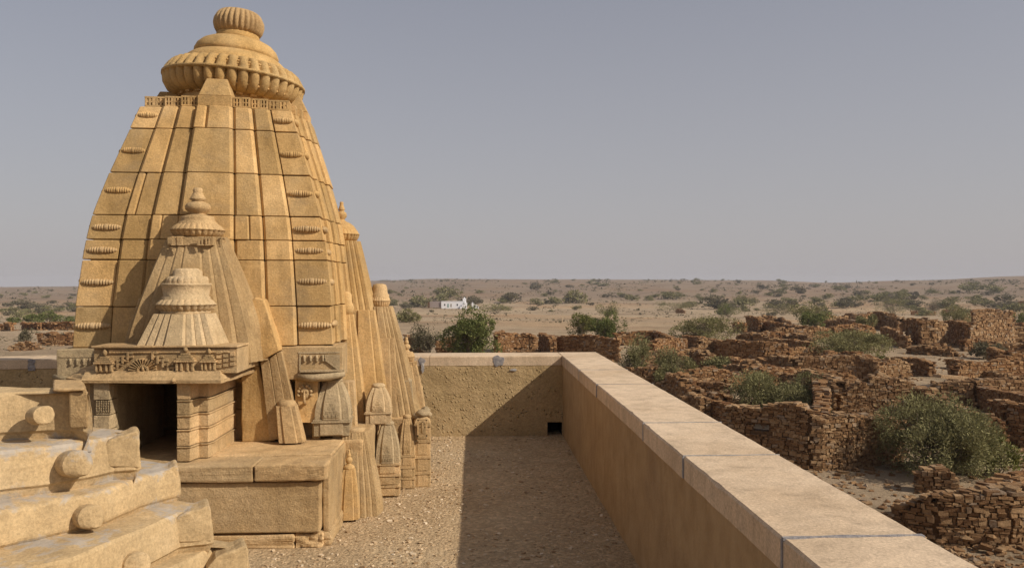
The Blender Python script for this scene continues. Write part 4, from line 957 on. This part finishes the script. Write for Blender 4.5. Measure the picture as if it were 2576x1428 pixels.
exec_walls = [
 ("low stump of stonework behind the carved spirelets, at the left end of the cross parapet", [(1022, 838, 896), (1060, 862, 900)], RUBBLE, {}),
 ("humped ruined wall right behind the cross parapet, left of the big green tree", [(1098, 862, 905), (1120, 852, 905), (1143, 847, 905), (1182, 850, 905), (1211, 868, 905)], RUBBLE, dict(rag=.12)),
 ("ruined house front with a dark doorway, behind the middle of the cross parapet", [(1250, 838, 904), (1290, 838, 902), (1345, 838, 900)], RUBBLE, dict(holes=[(.62, .86, .7, 1.65)], rag=.15)),
 ("inner wall seen through the dark doorway of the house front", [(1285, 846, 878), (1350, 846, 876)], RUBBLE, dict(rag=.2)),
 ("short ruined return wall left of the dark doorway", [(1262, 832, 880), (1250, 838, 904)], RUBBLE, dict(rag=.2)),
 ("leaning narrow pier of stones beside the gap in the house front", [(1361, 836, 880), (1392, 852, 904)], RUBBLE, dict(rag=.3)),
 ("dark stub of wall to the right of the leaning pier", [(1393, 846, 884), (1406, 850, 900)], RUBBLE, dict(rag=.25)),
 ("long straight ruined wall behind the parapet corner", [(1407, 843, 900), (1450, 841, 903), (1500, 846, 906), (1556, 851, 910)], RUBBLE, dict(rag=.10)),
 ("low far ruined wall at the foot of the dark green bushes", [(1549, 836, 868), (1600, 833, 868), (1640, 832, 868)], RUBBLE, dict(rag=.12)),
 ("dark receding ruined wall right of the dark green bushes", [(1640, 832, 862), (1660, 838, 872), (1712, 856, 893)], RUBBLE, dict(rag=.12)),
 ("ruined wall in sun just left of the tall dark wall corner", [(1640, 862, 908), (1655, 853, 903), (1722, 852, 890)], RUBBLE, dict(rag=.15)),
 ("tall ruined wall in deep shade ending in a sharp corner at the centre right", [(1724, 843, 880), (1770, 849, 890), (1813, 855, 902)], RUBBLE, dict(rag=.08)),
 ("sunlit ruined wall running right from the sharp shaded corner", [(1813, 855, 902), (1860, 857, 905), (1920, 858, 907), (1974, 862, 908)], RUBBLE, dict(rag=.10)),
 ("ruined wall in shade behind the sunlit wall's right end", [(1974, 853, 872), (2005, 857, 882), (2042, 862, 894)], RUBBLE, dict(rag=.25)),
 ("square dark upright of a ruined house, left part of the far ruins", [(1880, 794, 832), (1912, 801, 836)], RUBBLE, dict(rag=.08)),
 ("long shaded wall right of the square dark upright", [(1912, 808, 834), (1980, 813, 842)], RUBBLE, dict(rag=.15)),
 ("rubble-topped wall behind the square dark upright", [(1911, 793, 816), (1964, 799, 816), (1990, 812, 818)], RUBB2, dict(rag=.4)),
 ("low broken pier left of the square dark upright", [(1846, 809, 835), (1874, 812, 838)], RUBBLE, dict(rag=.3)),
 ("collapsed bank of rubble in front of the long shaded wall", [(1865, 836, 858), (1900, 838, 862), (1971, 852, 866)], RUBB2, dict(rag=.6, th=1.4)),
 ("shaded half of a low house wall above the pale green bush", [(1987, 818, 842), (2032, 822, 850)], RUBBLE, dict(rag=.15)),
 ("sunlit half of a low house wall above the pale green bush", [(2032, 822, 850), (2085, 824, 846)], RUBBLE, dict(rag=.15)),
 ("ruined wall in shade with a sharp right corner above the pale green bush", [(2089, 820, 842), (2161, 828, 854)], RUBBLE, dict(rag=.25)),
 ("short sunlit wall meeting that sharp right corner", [(2161, 828, 854), (2196, 830, 852)], RUBBLE, dict(rag=.15)),
 ("far rubble wall between two clumps of bushes, centre right", [(2055, 795, 816), (2095, 793, 815), (2130, 794, 815)], RUBB2, dict(rag=.5)),
 ("jagged far wall with collapsed top, right of the centre bushes", [(2130, 787, 812), (2165, 792, 814), (2196, 789, 812)], RUBB2, dict(rag=.5)),
 ("high mound-like ruined wall in the far right ruins", [(2200, 781, 828), (2235, 788, 830), (2270, 800, 834)], RUBB2, dict(rag=.3, th=1.2)),
 ("shaded doorway pier below the mound-like ruined wall", [(2222, 822, 860), (2265, 832, 872)], RUBBLE, dict(rag=.2)),
 ("thin sunlit pier of stones beside the dark doorway, right ruins", [(2268, 838, 874), (2284, 842, 876)], RUBB2, dict(rag=.3)),
 ("dark gable-like wall behind the thin sunlit pier", [(2284, 800, 862), (2318, 800, 868)], RUBBLE, dict(rag=.15)),
 ("long high wall half in sun and half in shadow, right ruins", [(2316, 806, 874), (2345, 806, 874), (2375, 808, 872)], RUBB2, dict(rag=.12)),
 ("big dark square wall end in the right ruins", [(2377, 808, 858), (2404, 806, 866), (2435, 812, 876)], RUBBLE, dict(rag=.06)),
 ("broad sunlit wall running right from the big dark wall end", [(2435, 812, 876), (2500, 806, 872), (2546, 800, 868)], RUBB2, dict(rag=.15)),
 ("upper broken wall with a dark hole near the right edge", [(2446, 778, 822), (2500, 777, 822), (2550, 784, 822)], RUBB2, dict(rag=.2, holes=[(.52, .64, .5, 1.3)])),
 ("low flat wall line far off, left one of two before the scrub", [(2292, 782, 792), (2352, 783, 793)], RUBBLE, dict(rag=.08)),
 ("low flat wall line far off, right one of two before the scrub", [(2372, 779, 789), (2446, 780, 790)], RUBBLE, dict(rag=.08)),
 ("isolated dark wall stump against the scrub at the right edge", [(2556, 758, 780), (2600, 757, 780)], RUBBLE, dict(rag=.1)),
 ("ragged dark end of the long collapsed wall in the middle ruins", [(1873, 912, 945), (1905, 905, 948), (1941, 892, 953)], RUBBLE, dict(rag=.4)),
 ("long collapsed stone wall stretching across the middle ruins", [(1941, 893, 956), (2000, 896, 962), (2090, 893, 964), (2150, 893, 966), (2206, 905, 968)], RUBB2, dict(rag=.25, th=.9)),
 ("small pier of stones left of the long collapsed wall", [(1846, 899, 938), (1872, 908, 940)], RUBBLE, dict(rag=.3)),
 ("squat isolated wall stump with a dark face, right of the pale sandy court", [(2250, 896, 930), (2290, 900, 937), (2344, 906, 947)], RUBBLE, dict(rag=.2)),
 ("heap-topped wall at the far side of the pale sandy court", [(2332, 868, 892), (2365, 866, 892), (2400, 884, 896)], RUBB2, dict(rag=.6, th=1.0)),
 ("long dark wall with pale top running to the right edge", [(2388, 902, 924), (2470, 914, 938), (2540, 920, 951), (2610, 928, 965)], RUBBLE, dict(rag=.12)),
 ("jagged dark wall peak near the right edge", [(2490, 866, 915), (2528, 890, 922), (2545, 885, 922)], RUBBLE, dict(rag=.35)),
 ("broken wall rising at the right edge beside the jagged peak", [(2545, 893, 925), (2576, 866, 925), (2610, 862, 925)], RUBB2, dict(rag=.3)),
 ("broad-topped ledge wall crossing to the right edge", [(2350, 962, 1020), (2440, 957, 1024), (2520, 951, 1022), (2610, 944, 1020)], RUBB2, dict(rag=.06, th=1.1)),
 ("slanting rubble wall below the long collapsed wall, left part", [(2020, 926, 1005), (2080, 940, 1018), (2118, 962, 1040)], RUBB2, dict(rag=.25, th=.8)),
 ("jagged sunlit wall facing the court behind the biggest bush", [(2112, 985, 1062), (2150, 958, 1062), (2230, 948, 1062), (2290, 960, 1062), (2345, 986, 1066)], RUBB2, dict(rag=.22, th=.6)),
 ("wall sloping steeply down to the right of the biggest bush", [(2300, 966, 1050), (2360, 998, 1085), (2420, 1030, 1110), (2470, 1048, 1130)], RUBB2, dict(rag=.25)),
 ("reddish low wall end right of the biggest bush", [(2450, 1043, 1118), (2490, 1040, 1122), (2526, 1062, 1124)], RUBBLE, dict(rag=.15)),
 ("tall dark wall cropped by the right edge beside the biggest bush", [(2505, 1000, 1098), (2540, 1012, 1120), (2620, 1015, 1130)], RUBBLE, dict(rag=.1)),
 ("dark receding wall below the ledge wall at the right edge", [(2436, 966, 1012), (2500, 978, 1038), (2620, 1000, 1082)], RUBBLE, dict(rag=.1)),
 ("low cross wall in the sunken court left of the jagged sunlit wall", [(1960, 935, 1000), (2010, 942, 1004), (2050, 960, 1012)], RUBB2, dict(rag=.25)),
 ("half fallen wall between the dark upright and the green double bush", [(1985, 838, 862), (2020, 842, 866), (2048, 850, 872)], RUBB2, dict(rag=.4)),
 ("crumbled wall line in front of the long high right wall", [(2290, 872, 888), (2340, 870, 892), (2400, 880, 896)], RUBB2, dict(rag=.6, th=.9)),
 ("far broken wall between the long hedge-like bush and the mound", [(2080, 806, 826), (2130, 804, 828), (2190, 812, 830)], RUBB2, dict(rag=.4)),
 ("upper right broken wall running behind the dark holed wall", [(2420, 792, 812), (2470, 786, 812), (2500, 790, 812)], RUBBLE, dict(rag=.35)),
 ("right edge wall between the broad sunlit wall and the jagged peak", [(2540, 822, 862), (2580, 818, 862), (2620, 815, 860)], RUBB2, dict(rag=.3)),
 ("left wall of a roofless room nearest the parapet's far half", [(1655, 960, 1006), (1690, 956, 1010), (1760, 957, 1016), (1836, 962, 1020)], RUBB2, dict(rag=.2)),
 ("stepped dark wall end above the roofless room", [(1776, 918, 962), (1800, 928, 970), (1836, 950, 985)], RUBBLE, dict(rag=.4)),
 ("low broken wall under the shaggy shrubs right of the parapet corner", [(1560, 930, 980), (1620, 925, 985), (1680, 925, 985), (1760, 930, 985)], RUBB2, dict(rag=.3)),
 ("crumbling wall corner beside the outer edge of the parapet", [(1718, 992, 1060), (1745, 988, 1062), (1772, 998, 1072)], RUBB2, dict(rag=.2)),
 ("shaded back wall of the small room left of the round bush", [(1772, 1000, 1062), (1800, 1008, 1070), (1840, 1012, 1082)], RUBBLE, dict(rag=.15)),
 ("nearest high wall of fitted stones with two small square openings", [(1830, 1015, 1150), (1884, 1020, 1158), (1915, 1022, 1162), (1955, 1012, 1166), (2000, 1012, 1172), (2035, 1030, 1178), (2060, 1046, 1180)], RUBB2, dict(rag=.10, holes=[(.33, .385, 1.08, 1.30), (.41, .46, 1.08, 1.30)])),
 ("high wall of fitted stones continuing right to the biggest bush", [(2060, 1046, 1180), (2120, 1042, 1178), (2190, 1044, 1168), (2256, 1052, 1155)], RUBB2, dict(rag=.10)),
 ("receding side wall in shade behind the round bush", [(2056, 950, 1050), (2070, 990, 1110), (2064, 1040, 1172)], RUBBLE, dict(rag=.2)),
 ("small dark heap of laid stones in front of the biggest bush", [(2308, 1174, 1232), (2350, 1170, 1236), (2395, 1176, 1240)], RUBB2, dict(rag=.3, th=.7)),
 ("long low wall of squared stones in the lower right corner", [(2236, 1290, 1330), (2290, 1262, 1350), (2350, 1238, 1362), (2430, 1238, 1366), (2520, 1226, 1368), (2620, 1215, 1366)], RUBB2, dict(rag=.15, th=.6)),
 ("short rough wall slanting toward the lower right wall", [(2480, 1226, 1262), (2550, 1196, 1240), (2620, 1180, 1230)], RUBBLE, dict(rag=.3, th=.7)),
 ("far ruined wall at the left edge, nearest the frame", [(-30, 815, 830), (12, 815, 830)], RUBBLE, dict(rag=.25)),
 ("dark stub among the far left ruins", [(16, 811, 831), (30, 813, 832)], RUBBLE, dict(rag=.15)),
 ("middle sunlit wall of the far left ruins", [(58, 812, 829), (99, 812, 830)], RUBBLE, dict(rag=.15)),
 ("right sunlit wall of the far left ruins beside the tower", [(102, 811, 829), (140, 810, 830), (190, 808, 830)], RUBBLE, dict(rag=.25)),
 ("nearer left ruin with small beam holes, beside the tower base", [(99, 837, 867), (140, 835, 868), (195, 835, 868)], RUBBLE, dict(rag=.12, holes=[(.2, .26, 1.1, 1.5), (.6, .66, 1.1, 1.5)])),
 ("low crumbled bank in front of the nearer left ruin", [(30, 868, 880), (60, 862, 880), (92, 868, 880)], RUBB2, dict(rag=.5, th=1.5)),
 ("lone pair of eroded wall posts on the open plain", [(1700, 776, 788), (1722, 777, 788)], RUBB2, dict(rag=.5)),
]
for i, (lab, pts, mat, kw) in enumerate(exec_walls): ruin_wall(lab, pts, mat, seed=i+1, **kw)

rq = random.Random(21); nrem = 0
while nrem < 62:
    u = rq.uniform(1560, 2600); vb = 808+rq.random()**1.25*270
    if vb > 600+.32*u*1.15 and u < 1850: continue
    if u < 1900 and vb < 850: continue
    g, D = hit(u, vb)
    if 1990 < u < 2300 and vb > 1000: continue
    if 2200 < u < 2560 and vb > 985: continue
    if 2180 < u < 2420 and 880 < vb < 935: continue
    L_ = rq.uniform(2.2, 6.5); ang = rq.choice((.12, .12, 1.75))+rq.gauss(0, .12); hgt = rq.uniform(.5, 1.5)
    def pix(x, y, z):
        c_, s_ = math.cos(TH), math.sin(TH); dep = y*c_+x*s_; return U0+F*(x*c_-y*s_)/dep, V0-F*(z-CZ)/dep
    e = (g.x+math.cos(ang)*L_, g.y+math.sin(ang)*L_)
    a_ = pix(g.x, g.y, g.z); b_ = pix(*e, terrain(*e)); a2 = pix(g.x, g.y, g.z+hgt); b2 = pix(*e, terrain(*e)+hgt*rq.uniform(.5, 1.2))
    m_ = ((a_[0]+b_[0])/2, (a2[1]+b2[1])/2-rq.uniform(-.3, .3)/D*F, (a_[1]+b_[1])/2)
    ruin_wall("low crumbled remnant of reddish dry-stone wall among the roofless houses", [(a_[0], a2[1], a_[1]), m_, (b_[0], b2[1], b_[1])], rq.choice((RUBBLE, RUBB2)), seed=300+nrem, rag=rq.uniform(.3, .7), th=rq.uniform(.5, .9), group="low crumbled wall remnants in the village")
    nrem += 1

# loose stones over the village ground
pts = list(FALL)
for _ in range(9000):
    u = random.uniform(1540, 2640); v = 860+ (1440-860)*random.random()**1.3
    if random.random() > .5+.9*n3(u*.01, v*.016, 4): continue
    g, D = hit(u, v, 12, 200); pts.append((g.x, g.y, g.z+.01, random.uniform(.025, .10)*(1+D/90)))
tag(rocks("rubble", pts, RUBB2, flat=.55), "fallen stones and rubble scattered over the village ground", "rubble", kind='stuff')
# a few larger slabs lying on the walls
for (u, v, D, s, lab, rx) in ((2238, 950, 45.5, 1.1, "long pale slab lying tilted on the rubble, middle right", .45), (2395, 948, 44, 1.3, "flat pale slab resting on the ledge wall", .08), (2030, 931, 47, 1.2, "long pale lintel slab lying on the rubble wall", .03)):
    c = PD(u, v, D); m = MB(); Mx = Matrix.Translation(c) @ Matrix.Rotation(-.3 if rx > .2 else .05, 4, 'Z') @ Matrix.Rotation(rx, 4, 'Y')
    m.box(-s*.7, s*.7, -s*.3, s*.3, -.08, .08, Mx, .05, .05); tag(m.build("stone_slab", RUBB2, loc=c, wear=(3, .08, .2)), lab, "stone slab")

# ------------------------------------------------------------------ shrubs
def crown_mesh(name, w, dp, h, n, ls, seed, mat, lobes=11, airy=.35, droop=0.0):
    r = np.random.RandomState(seed); C = []; A = []
    for i in range(lobes):
        a = r.uniform(0, 2*math.pi); q = r.uniform(0, 1)**.6*.62
        zc_ = r.uniform(.22, .72); s = r.uniform(.22, .40)
        C.append((math.cos(a)*q*w/2, math.sin(a)*q*dp/2, zc_*h*(1-.35*q))); A.append((s*w/2*1.1, s*dp/2*1.1, s*h*.75))
    C = np.array(C); A = np.array(A); k = r.randint(0, lobes, n)
    d = r.normal(size=(n, 3)); d /= np.linalg.norm(d, axis=1)[:, None]
    rad = (1-airy*r.uniform(0, 1, n)**1.2)[:, None]; rad += np.where(r.uniform(size=(n, 1)) < .12, r.uniform(0, .35, (n, 1)), 0)
    P_ = C[k]+d*A[k]*rad
    # thin out to leave gaps
    keep = np.array([n3(p[0]*2.6/w*3, p[1]*2.6/dp*3, p[2]*3/h*1.5+seed) > -.16 for p in P_]); P_ = P_[keep]; dd_ = d[keep]
    P_[:, 2] = np.abs(P_[:, 2]); n = len(P_)
    for ax_, tgt in ((0, w/2), (1, dp/2)):
        lo_, hi_ = np.percentile(P_[:, ax_], (1.5, 98.5)); P_[:, ax_] = (P_[:, ax_]-(lo_+hi_)/2)*(2*tgt/(hi_-lo_))
    P_[:, 2] *= h/np.percentile(P_[:, 2], 98.5)
    a1 = r.normal(size=(n, 3))*.8+dd_*1.1; a1[:, 2] += .5; a1 /= np.linalg.norm(a1, axis=1)[:, None]; a2 = np.cross(a1, r.normal(size=(n, 3))); a2 /= np.linalg.norm(a2, axis=1)[:, None]
    s = ls*r.uniform(.6, 1.5, (n, 1)); V = np.empty((n, 4, 3)); V[:, 0] = P_-a1*s; V[:, 1] = P_+a2*s*.38; V[:, 2] = P_+a1*s; V[:, 3] = P_-a2*s*.38
    return fastmesh(name, V.reshape(-1, 3), np.arange(n*4).reshape(-1, 4), mat, 4), C
def stems(C, h, seed, rad, extra=13):
    r = random.Random(seed); m = MB()
    for i, c in enumerate(C):
        p0 = Vector((r.uniform(-.12, .12)*h, r.uniform(-.12, .12)*h, -.1)); p2 = Vector(c); p1 = p0.lerp(p2, .5)+Vector((r.uniform(-.1, .1)*h, r.uniform(-.1, .1)*h, .05*h)); p3 = p2+(p2-p1)*.6
        m.tube([p0, p1, p2, p3], [rad, rad*.7, rad*.4, rad*.12], 5)
        for _ in range(extra):
            q = p1.lerp(p2, r.random()); e = q+Vector((r.uniform(-.3, .3), r.uniform(-.3, .3), r.uniform(.05, .5)))*h*1.0; m.tube([q, q.lerp(e, .5)+Vector((r.uniform(-.04, .04)*h,)*3), e], [rad*.3, rad*.2, rad*.05], 4)
    return m
def shrub(label, u0, u1, vt, vb, kind, seed, n, ls, group="desert shrubs among the ruins", depth=1.0, airy=.35, lobes=11, name="desert_shrub", trunk=True):
    g, D = hit((u0+u1)/2, vb); w = (u1-u0)/F*D; h = (CZ+(V0-vt)/F*D)-g.z; g = g+Vector((0, .0, 0))
    E = empty(name, g, label, "tree" if "tree" in name else "shrub", group)
    me, C = crown_mesh("crown", w*.88, w*depth*.85, h*.96, n, ls, seed, LEAF[kind], lobes, airy); meshobj("crown", me, E)
    if trunk:
        s = stems(C, h, seed, h*.018); me2 = bpy.data.meshes.new("stems"); me2.from_pydata(s.v, [], s.f); me2.materials.append(BARK); meshobj("branches", me2, E)
    return E
shrub("biggest shaggy olive-green bush, in the court at the lower right", 2235, 2510, 1012, 1196, 0, 11, 46000, .044, lobes=22, airy=.5)
shrub("round olive-green bush inside the roofless room near the parapet", 1838, 2070, 938, 1060, 0, 12, 28000, .048, lobes=16, airy=.4)
shrub("pale green double bush before the far right houses", 2040, 2250, 832, 902, 0, 13, 17000, .075, lobes=14)
shrub("broad olive bush behind the shaded wall corner, centre right", 1690, 1862, 797, 868, 0, 14, 15000, .08, lobes=13)
shrub("tall thin grey-green shrub just right of the parapet corner", 1540, 1640, 850, 975, 0, 15, 11000, .055, airy=.9, lobes=9)
shrub("straggly green shrub between the tall thin shrub and the roofless room", 1640, 1760, 880, 985, 0, 16, 12000, .055, airy=.7, lobes=10)
shrub("big dark green tree behind the cross parapet, below the white house", 1112, 1250, 779, 915, 1, 17, 18000, .09, name="desert_tree", lobes=13)
shrub("half bare brown-green shrub at the left end of the cross parapet", 1030, 1112, 815, 900, 2, 18, 4200, .085, airy=.95)
shrub("round grey-green bush beside the tower on the left of the tree", 995, 1060, 777, 810, 0, 19, 3600, .16)
shrub("spreading grey-green bush right of the white house", 1210, 1292, 764, 786, 0, 20, 3200, .22)
shrub("yellow-green bush, left of the clump behind the long straight wall", 1430, 1500, 788, 850, 3, 21, 5000, .10)
shrub("dark green bush in the middle of the clump behind the long straight wall", 1482, 1572, 785, 862, 1, 22, 7500, .10)
shrub("upper grey-green bush at the back of the clump", 1496, 1558, 760, 800, 0, 23, 3600, .14)
shrub("wide olive bushes on the plain behind the eroded posts", 1650, 1755, 757, 784, 0, 24, 4200, .17)
shrub("dark bush right of the eroded posts", 1803, 1864, 763, 797, 1, 25, 4000, .14)
shrub("tall dark bush on the plain above the shaded upright", 1834, 1905, 741, 770, 0, 26, 3600, .2)
shrub("long hedge-like bush behind the far ruins", 1925, 2010, 762, 792, 0, 27, 4000, .17)
shrub("dark bush in the middle of the far ruins", 2000, 2100, 763, 815, 0, 28, 5500, .15)
shrub("small deep green bush between the low house walls", 2010, 2090, 785, 822, 1, 29, 4500, .13)
shrub("bush against the mound-like wall", 2150, 2205, 792, 832, 0, 30, 3600, .12)
shrub("pair of dark bushes behind the mound-like wall", 2196, 2300, 748, 790, 0, 31, 5000, .17)
shrub("lone upright bush behind the far wall line", 2325, 2372, 750, 786, 2, 32, 3000, .15)
shrub("green bush above the big dark wall end", 2365, 2450, 770, 818, 0, 33, 4500, .13)
shrub("small green bush at the right edge above the broad wall", 2546, 2600, 788, 824, 1, 34, 3000, .13)
shrub("low faded bush below the broad sunlit wall", 2440, 2520, 862, 902, 2, 35, 3200, .10, airy=.8)
shrub("low grey bush in front of the shaded wall corner", 1770, 1850, 898, 935, 0, 36, 3600, .09, airy=.7)
shrub("wispy yellowish shrub at the right side of the biggest bush", 2440, 2560, 1085, 1190, 3, 37, 4500, .05, airy=.95)
shrub("small green tuft in the pale sandy court", 2206, 2248, 893, 918, 3, 38, 1500, .07)
shrub("dark round bush left of the far left ruins", 20, 50, 798, 817, 1, 39, 1800, .16)
shrub("long dark green hedge of bushes above the far left ruins", 55, 110, 789, 815, 1, 40, 3000, .16)
shrub("tallest green bush beside the tower's left edge", 105, 150, 782, 813, 1, 41, 2600, .16)
shrub("thin bare shrub standing in the far left ruins", 48, 80, 826, 858, 2, 42, 1400, .10, airy=.9)
shrub("low green bush touching the tower's left edge", 148, 200, 795, 814, 1, 43, 2200, .16)

# scattered small shrubs on the plain and hills: a few shared shapes
protos = []
for i in range(8):
    me, C = crown_mesh("crown", 2.0, 2.0, 1.15, 1000, .12, 60+i, LEAF[[0, 0, 2, 0, 2, 0, 2, 0][i]], 7); protos.append(me)
cnt = 0; used = []
rr = random.Random(5)
def place(u, v, wpx, hs=1.0):
    global cnt
    g, D = hit(u, v)
    o = bpy.data.objects.new("far_shrub", protos[rr.randrange(8)]); COL.objects.link(o)
    o.location = g-Vector((0, 0, .05)); s = wpx/F*D/2; o.scale = (s, s, s*rr.uniform(.55, .9)*hs); o.rotation_euler = (0, 0, rr.uniform(0, 6.28))
    tag(o, "small grey-green shrub dotted over the far plain and hillside", "shrub", "small shrubs over the plain and hills"); cnt += 1
for u, v, w_ in ((1065, 783, 0), ): pass
for (u, v, w_) in ((1180, 768, 50), (1130, 752, 60), (1060, 772, 60), (1110, 757, 45), (1285, 760, 55), (1265, 762, 30), (1200, 765, 30), (1345, 730, 30), (1320, 715, 14), (1395, 712, 22), (1345, 720, 20), (1350, 765, 34), (1395, 764, 48), (1450, 762, 60), (1425, 752, 20), (1525, 748, 24), (1590, 757, 36), (1635, 756, 24), (1650, 748, 20), (1680, 752, 40), (1705, 750, 30), (1770, 754, 16), (1755, 716, 22), (1520, 720, 24), (1500, 716, 20), (1740, 770, 30), (1805, 777, 70), (1870, 772, 50), (1935, 744, 24), (1965, 740, 26), (1970, 722, 24), (1920, 728, 26), (2010, 738, 36), (2110, 731, 34), (2050, 722, 24), (2180, 740, 20), (2205, 746, 18), (2230, 744, 24), (2270, 746, 40), (2300, 744, 24), (2345, 738, 30), (2440, 735, 50), (2500, 736, 40), (2545, 754, 16), (2480, 768, 30), (2520, 775, 30), (1960, 780, 40), (2130, 775, 40), (2280, 768, 40), (2400, 775, 30), (2080, 752, 30), (2140, 757, 26), (60, 778, 50), (100, 783, 40), (150, 778, 24), (175, 770, 26), (185, 784, 24), (30, 786, 36), (130, 763, 20), (60, 744, 16), (20, 772, 30)):
    place(u, v, w_)
while cnt < 115:
    u = rr.uniform(1680, 2576); v = rr.uniform(742, 800)-max(0, (1900-u)*.1)
    place(u, v, rr.uniform(14, 50)*(.6+(v-735)/80))
while cnt < 265:
    if rr.random() < .14: u = rr.uniform(0, 185); v = rr.uniform(730, 800)
    else: u = rr.uniform(960, 2576); v = 706+rr.random()**1.5*85
    if n3(u*.01, v*.06, 3) < -.15: continue
    if v < 716 and rr.random() < .3: continue
    place(u, v, rr.uniform(5, 16)*(1+(v-706)/70))
# tiny scrub and stones over the plain: uncountable
V = []; Fc = []; off = 0; r_ = np.random.RandomState(8)
tries = 0
while tries < 15000:
    tries += 1
    if r_.rand() < .13: u = r_.uniform(-30, 190); v = r_.uniform(718, 880)
    else: u = r_.uniform(950, 2620); v = 704+r_.rand()**1.35*(110 if u < 1900 else 90)
    if n3(u*.012, v*.09, 1) < -.12+.25*r_.rand(): continue
    g, D = hit(u, v); s = min(10, r_.uniform(1.2, 3.6)*(1+(r_.rand() < .12)*1.6))/F*D*.5
    for k in range(7):
        c = np.array([g.x+r_.normal()*s*.7, g.y+r_.normal()*s*.7, g.z+abs(r_.normal())*s*.35]); a = r_.normal(size=3)*s*.5; b = r_.normal(size=3)*s*.5; b[2] = abs(b[2])
        V += [c-a, c+a, c+b]; Fc.append((off, off+1, off+2)); off += 3
tag(meshobj("scrub", fastmesh("scrub", np.array(V), np.array(Fc), LEAF[2])), "sparse dry scrub and tufts over the desert plain", "scrub", kind='stuff')

# ------------------------------------------------------------------ white house and small things far off
def far_house():
    g, D = hit(1140, 776); k = D/F
    E = empty("white_house", g, "long low white house with a small turret, far off on the plain", "house")
    ax = Vector((math.cos(-TH), math.sin(-TH), 0))
    def bx(mb, u0, u1, v0, v1, d0, d1, uc=1140):
        x0 = (u0-uc)*k; x1 = (u1-uc)*k; z0 = (776-v1)*k; z1 = (776-v0)*k
        mb.box(x0, x1, d0, d1, z0, z1, Matrix.Translation(g) @ Matrix.Rotation(-TH, 4, 'Z'))
    m = MB(); bx(m, 1110, 1170, 758, 776.5, 0, 5); bx(m, 1110, 1170, 757, 758, -.1, .2); Wl = m.build("wall", WHITE, E)
    m = MB(); bx(m, 1164, 1172, 750, 764, .2, 2.2); bx(m, 1166.5, 1169.5, 747.5, 750, .8, 1.6); m.build("turret", WHITE, E)
    m = MB(); m.v = []; bx(m, 1158, 1175, 770, 779, -3, -.15); bx(m, 1163, 1175, 765, 770, -3, -.15); bx(m, 1169, 1175, 761, 765, -3, -.15); m.build("outer_wall", WHITE, E)
    for u in (1117.5, 1149, 1163.5):
        m = MB(); bx(m, u, u+2.8, 764, 768.5, -.08, .1); m.build("window", DARK, E)
    m = MB(); bx(m, 1125.5, 1129, 763.5, 773, -.1, .1); m.build("door", TEAL, E)
    m = MB(); bx(m, 1133.5, 1136, 764, 772, -.1, .1); m.build("window", BARK, E)
    m = MB(); bx(m, 1080, 1109.5, 758.5, 773, .6, 5); o = m.build("shed", LILAC, loc=g+Vector((-40*k, 0, 0))); tag(o, "plain grey-brown shed against the left end of the white house", "shed", )
    o['category'] = "shed"
    m = MB(); bx(m, 1076, 1081, 759, 773.5, -.6, .5); tag(m.build("gate_post_wall", CORE, loc=g+Vector((-60*k, 0, 0))), "small dark block of wall at the shed's left end", "wall")
    m = MB(); M_ = Matrix.Translation(g) @ Matrix.Rotation(-TH, 4, 'Z')
    pr = [(1187, 779), (1187, 762), (1189, 759), (1191, 762), (1196, 766), (1202, 768), (1205, 772), (1205, 779)]
    A = [M_ @ Vector(((u-1140)*k, -2, (776-v)*k)) for u, v in pr]; B = [q+Vector((0, .5, 0)) for q in A]; n = len(A)
    m.add([*A, *B], [tuple(reversed(range(n))), tuple(range(n, 2*n))]+[(i, (i+1) % n, (i+1) % n+n, i+n) for i in range(n)])
    tag(m.build("garden_wall", WHITE, loc=g+Vector((55*k, -2, 0))), "detached white sloping wall right of the white house", "wall")
far_house()
g, D = hit(1415, 811); m = MB(); h = 14/F*D
m.box(g.x-.09, g.x+.09, g.y-.09, g.y+.09, g.z-.1, g.z+h); tag(m.build("marker_post", COPE, loc=g, bevel=.02), "single pale upright stone post on the open plain", "post")

# ------------------------------------------------------------------ haze
m = MB(); m.box(-2750, 2750, -2750, 2750, -75, 26)
HZ = NT("haze"); HZ.t.nodes.remove(HZ.b); pv = HZ.n('ShaderNodeVolumePrincipled'); pv.inputs['Color'].default_value = (.80, .82, .90, 1); pv.inputs['Density'].default_value = .00018
HZ.l(pv.outputs[0], HZ.t.nodes['Material Output'].inputs['Volume'])
tag(m.build("haze", HZ.m), "thin desert haze over the plain", "haze", kind='stuff')
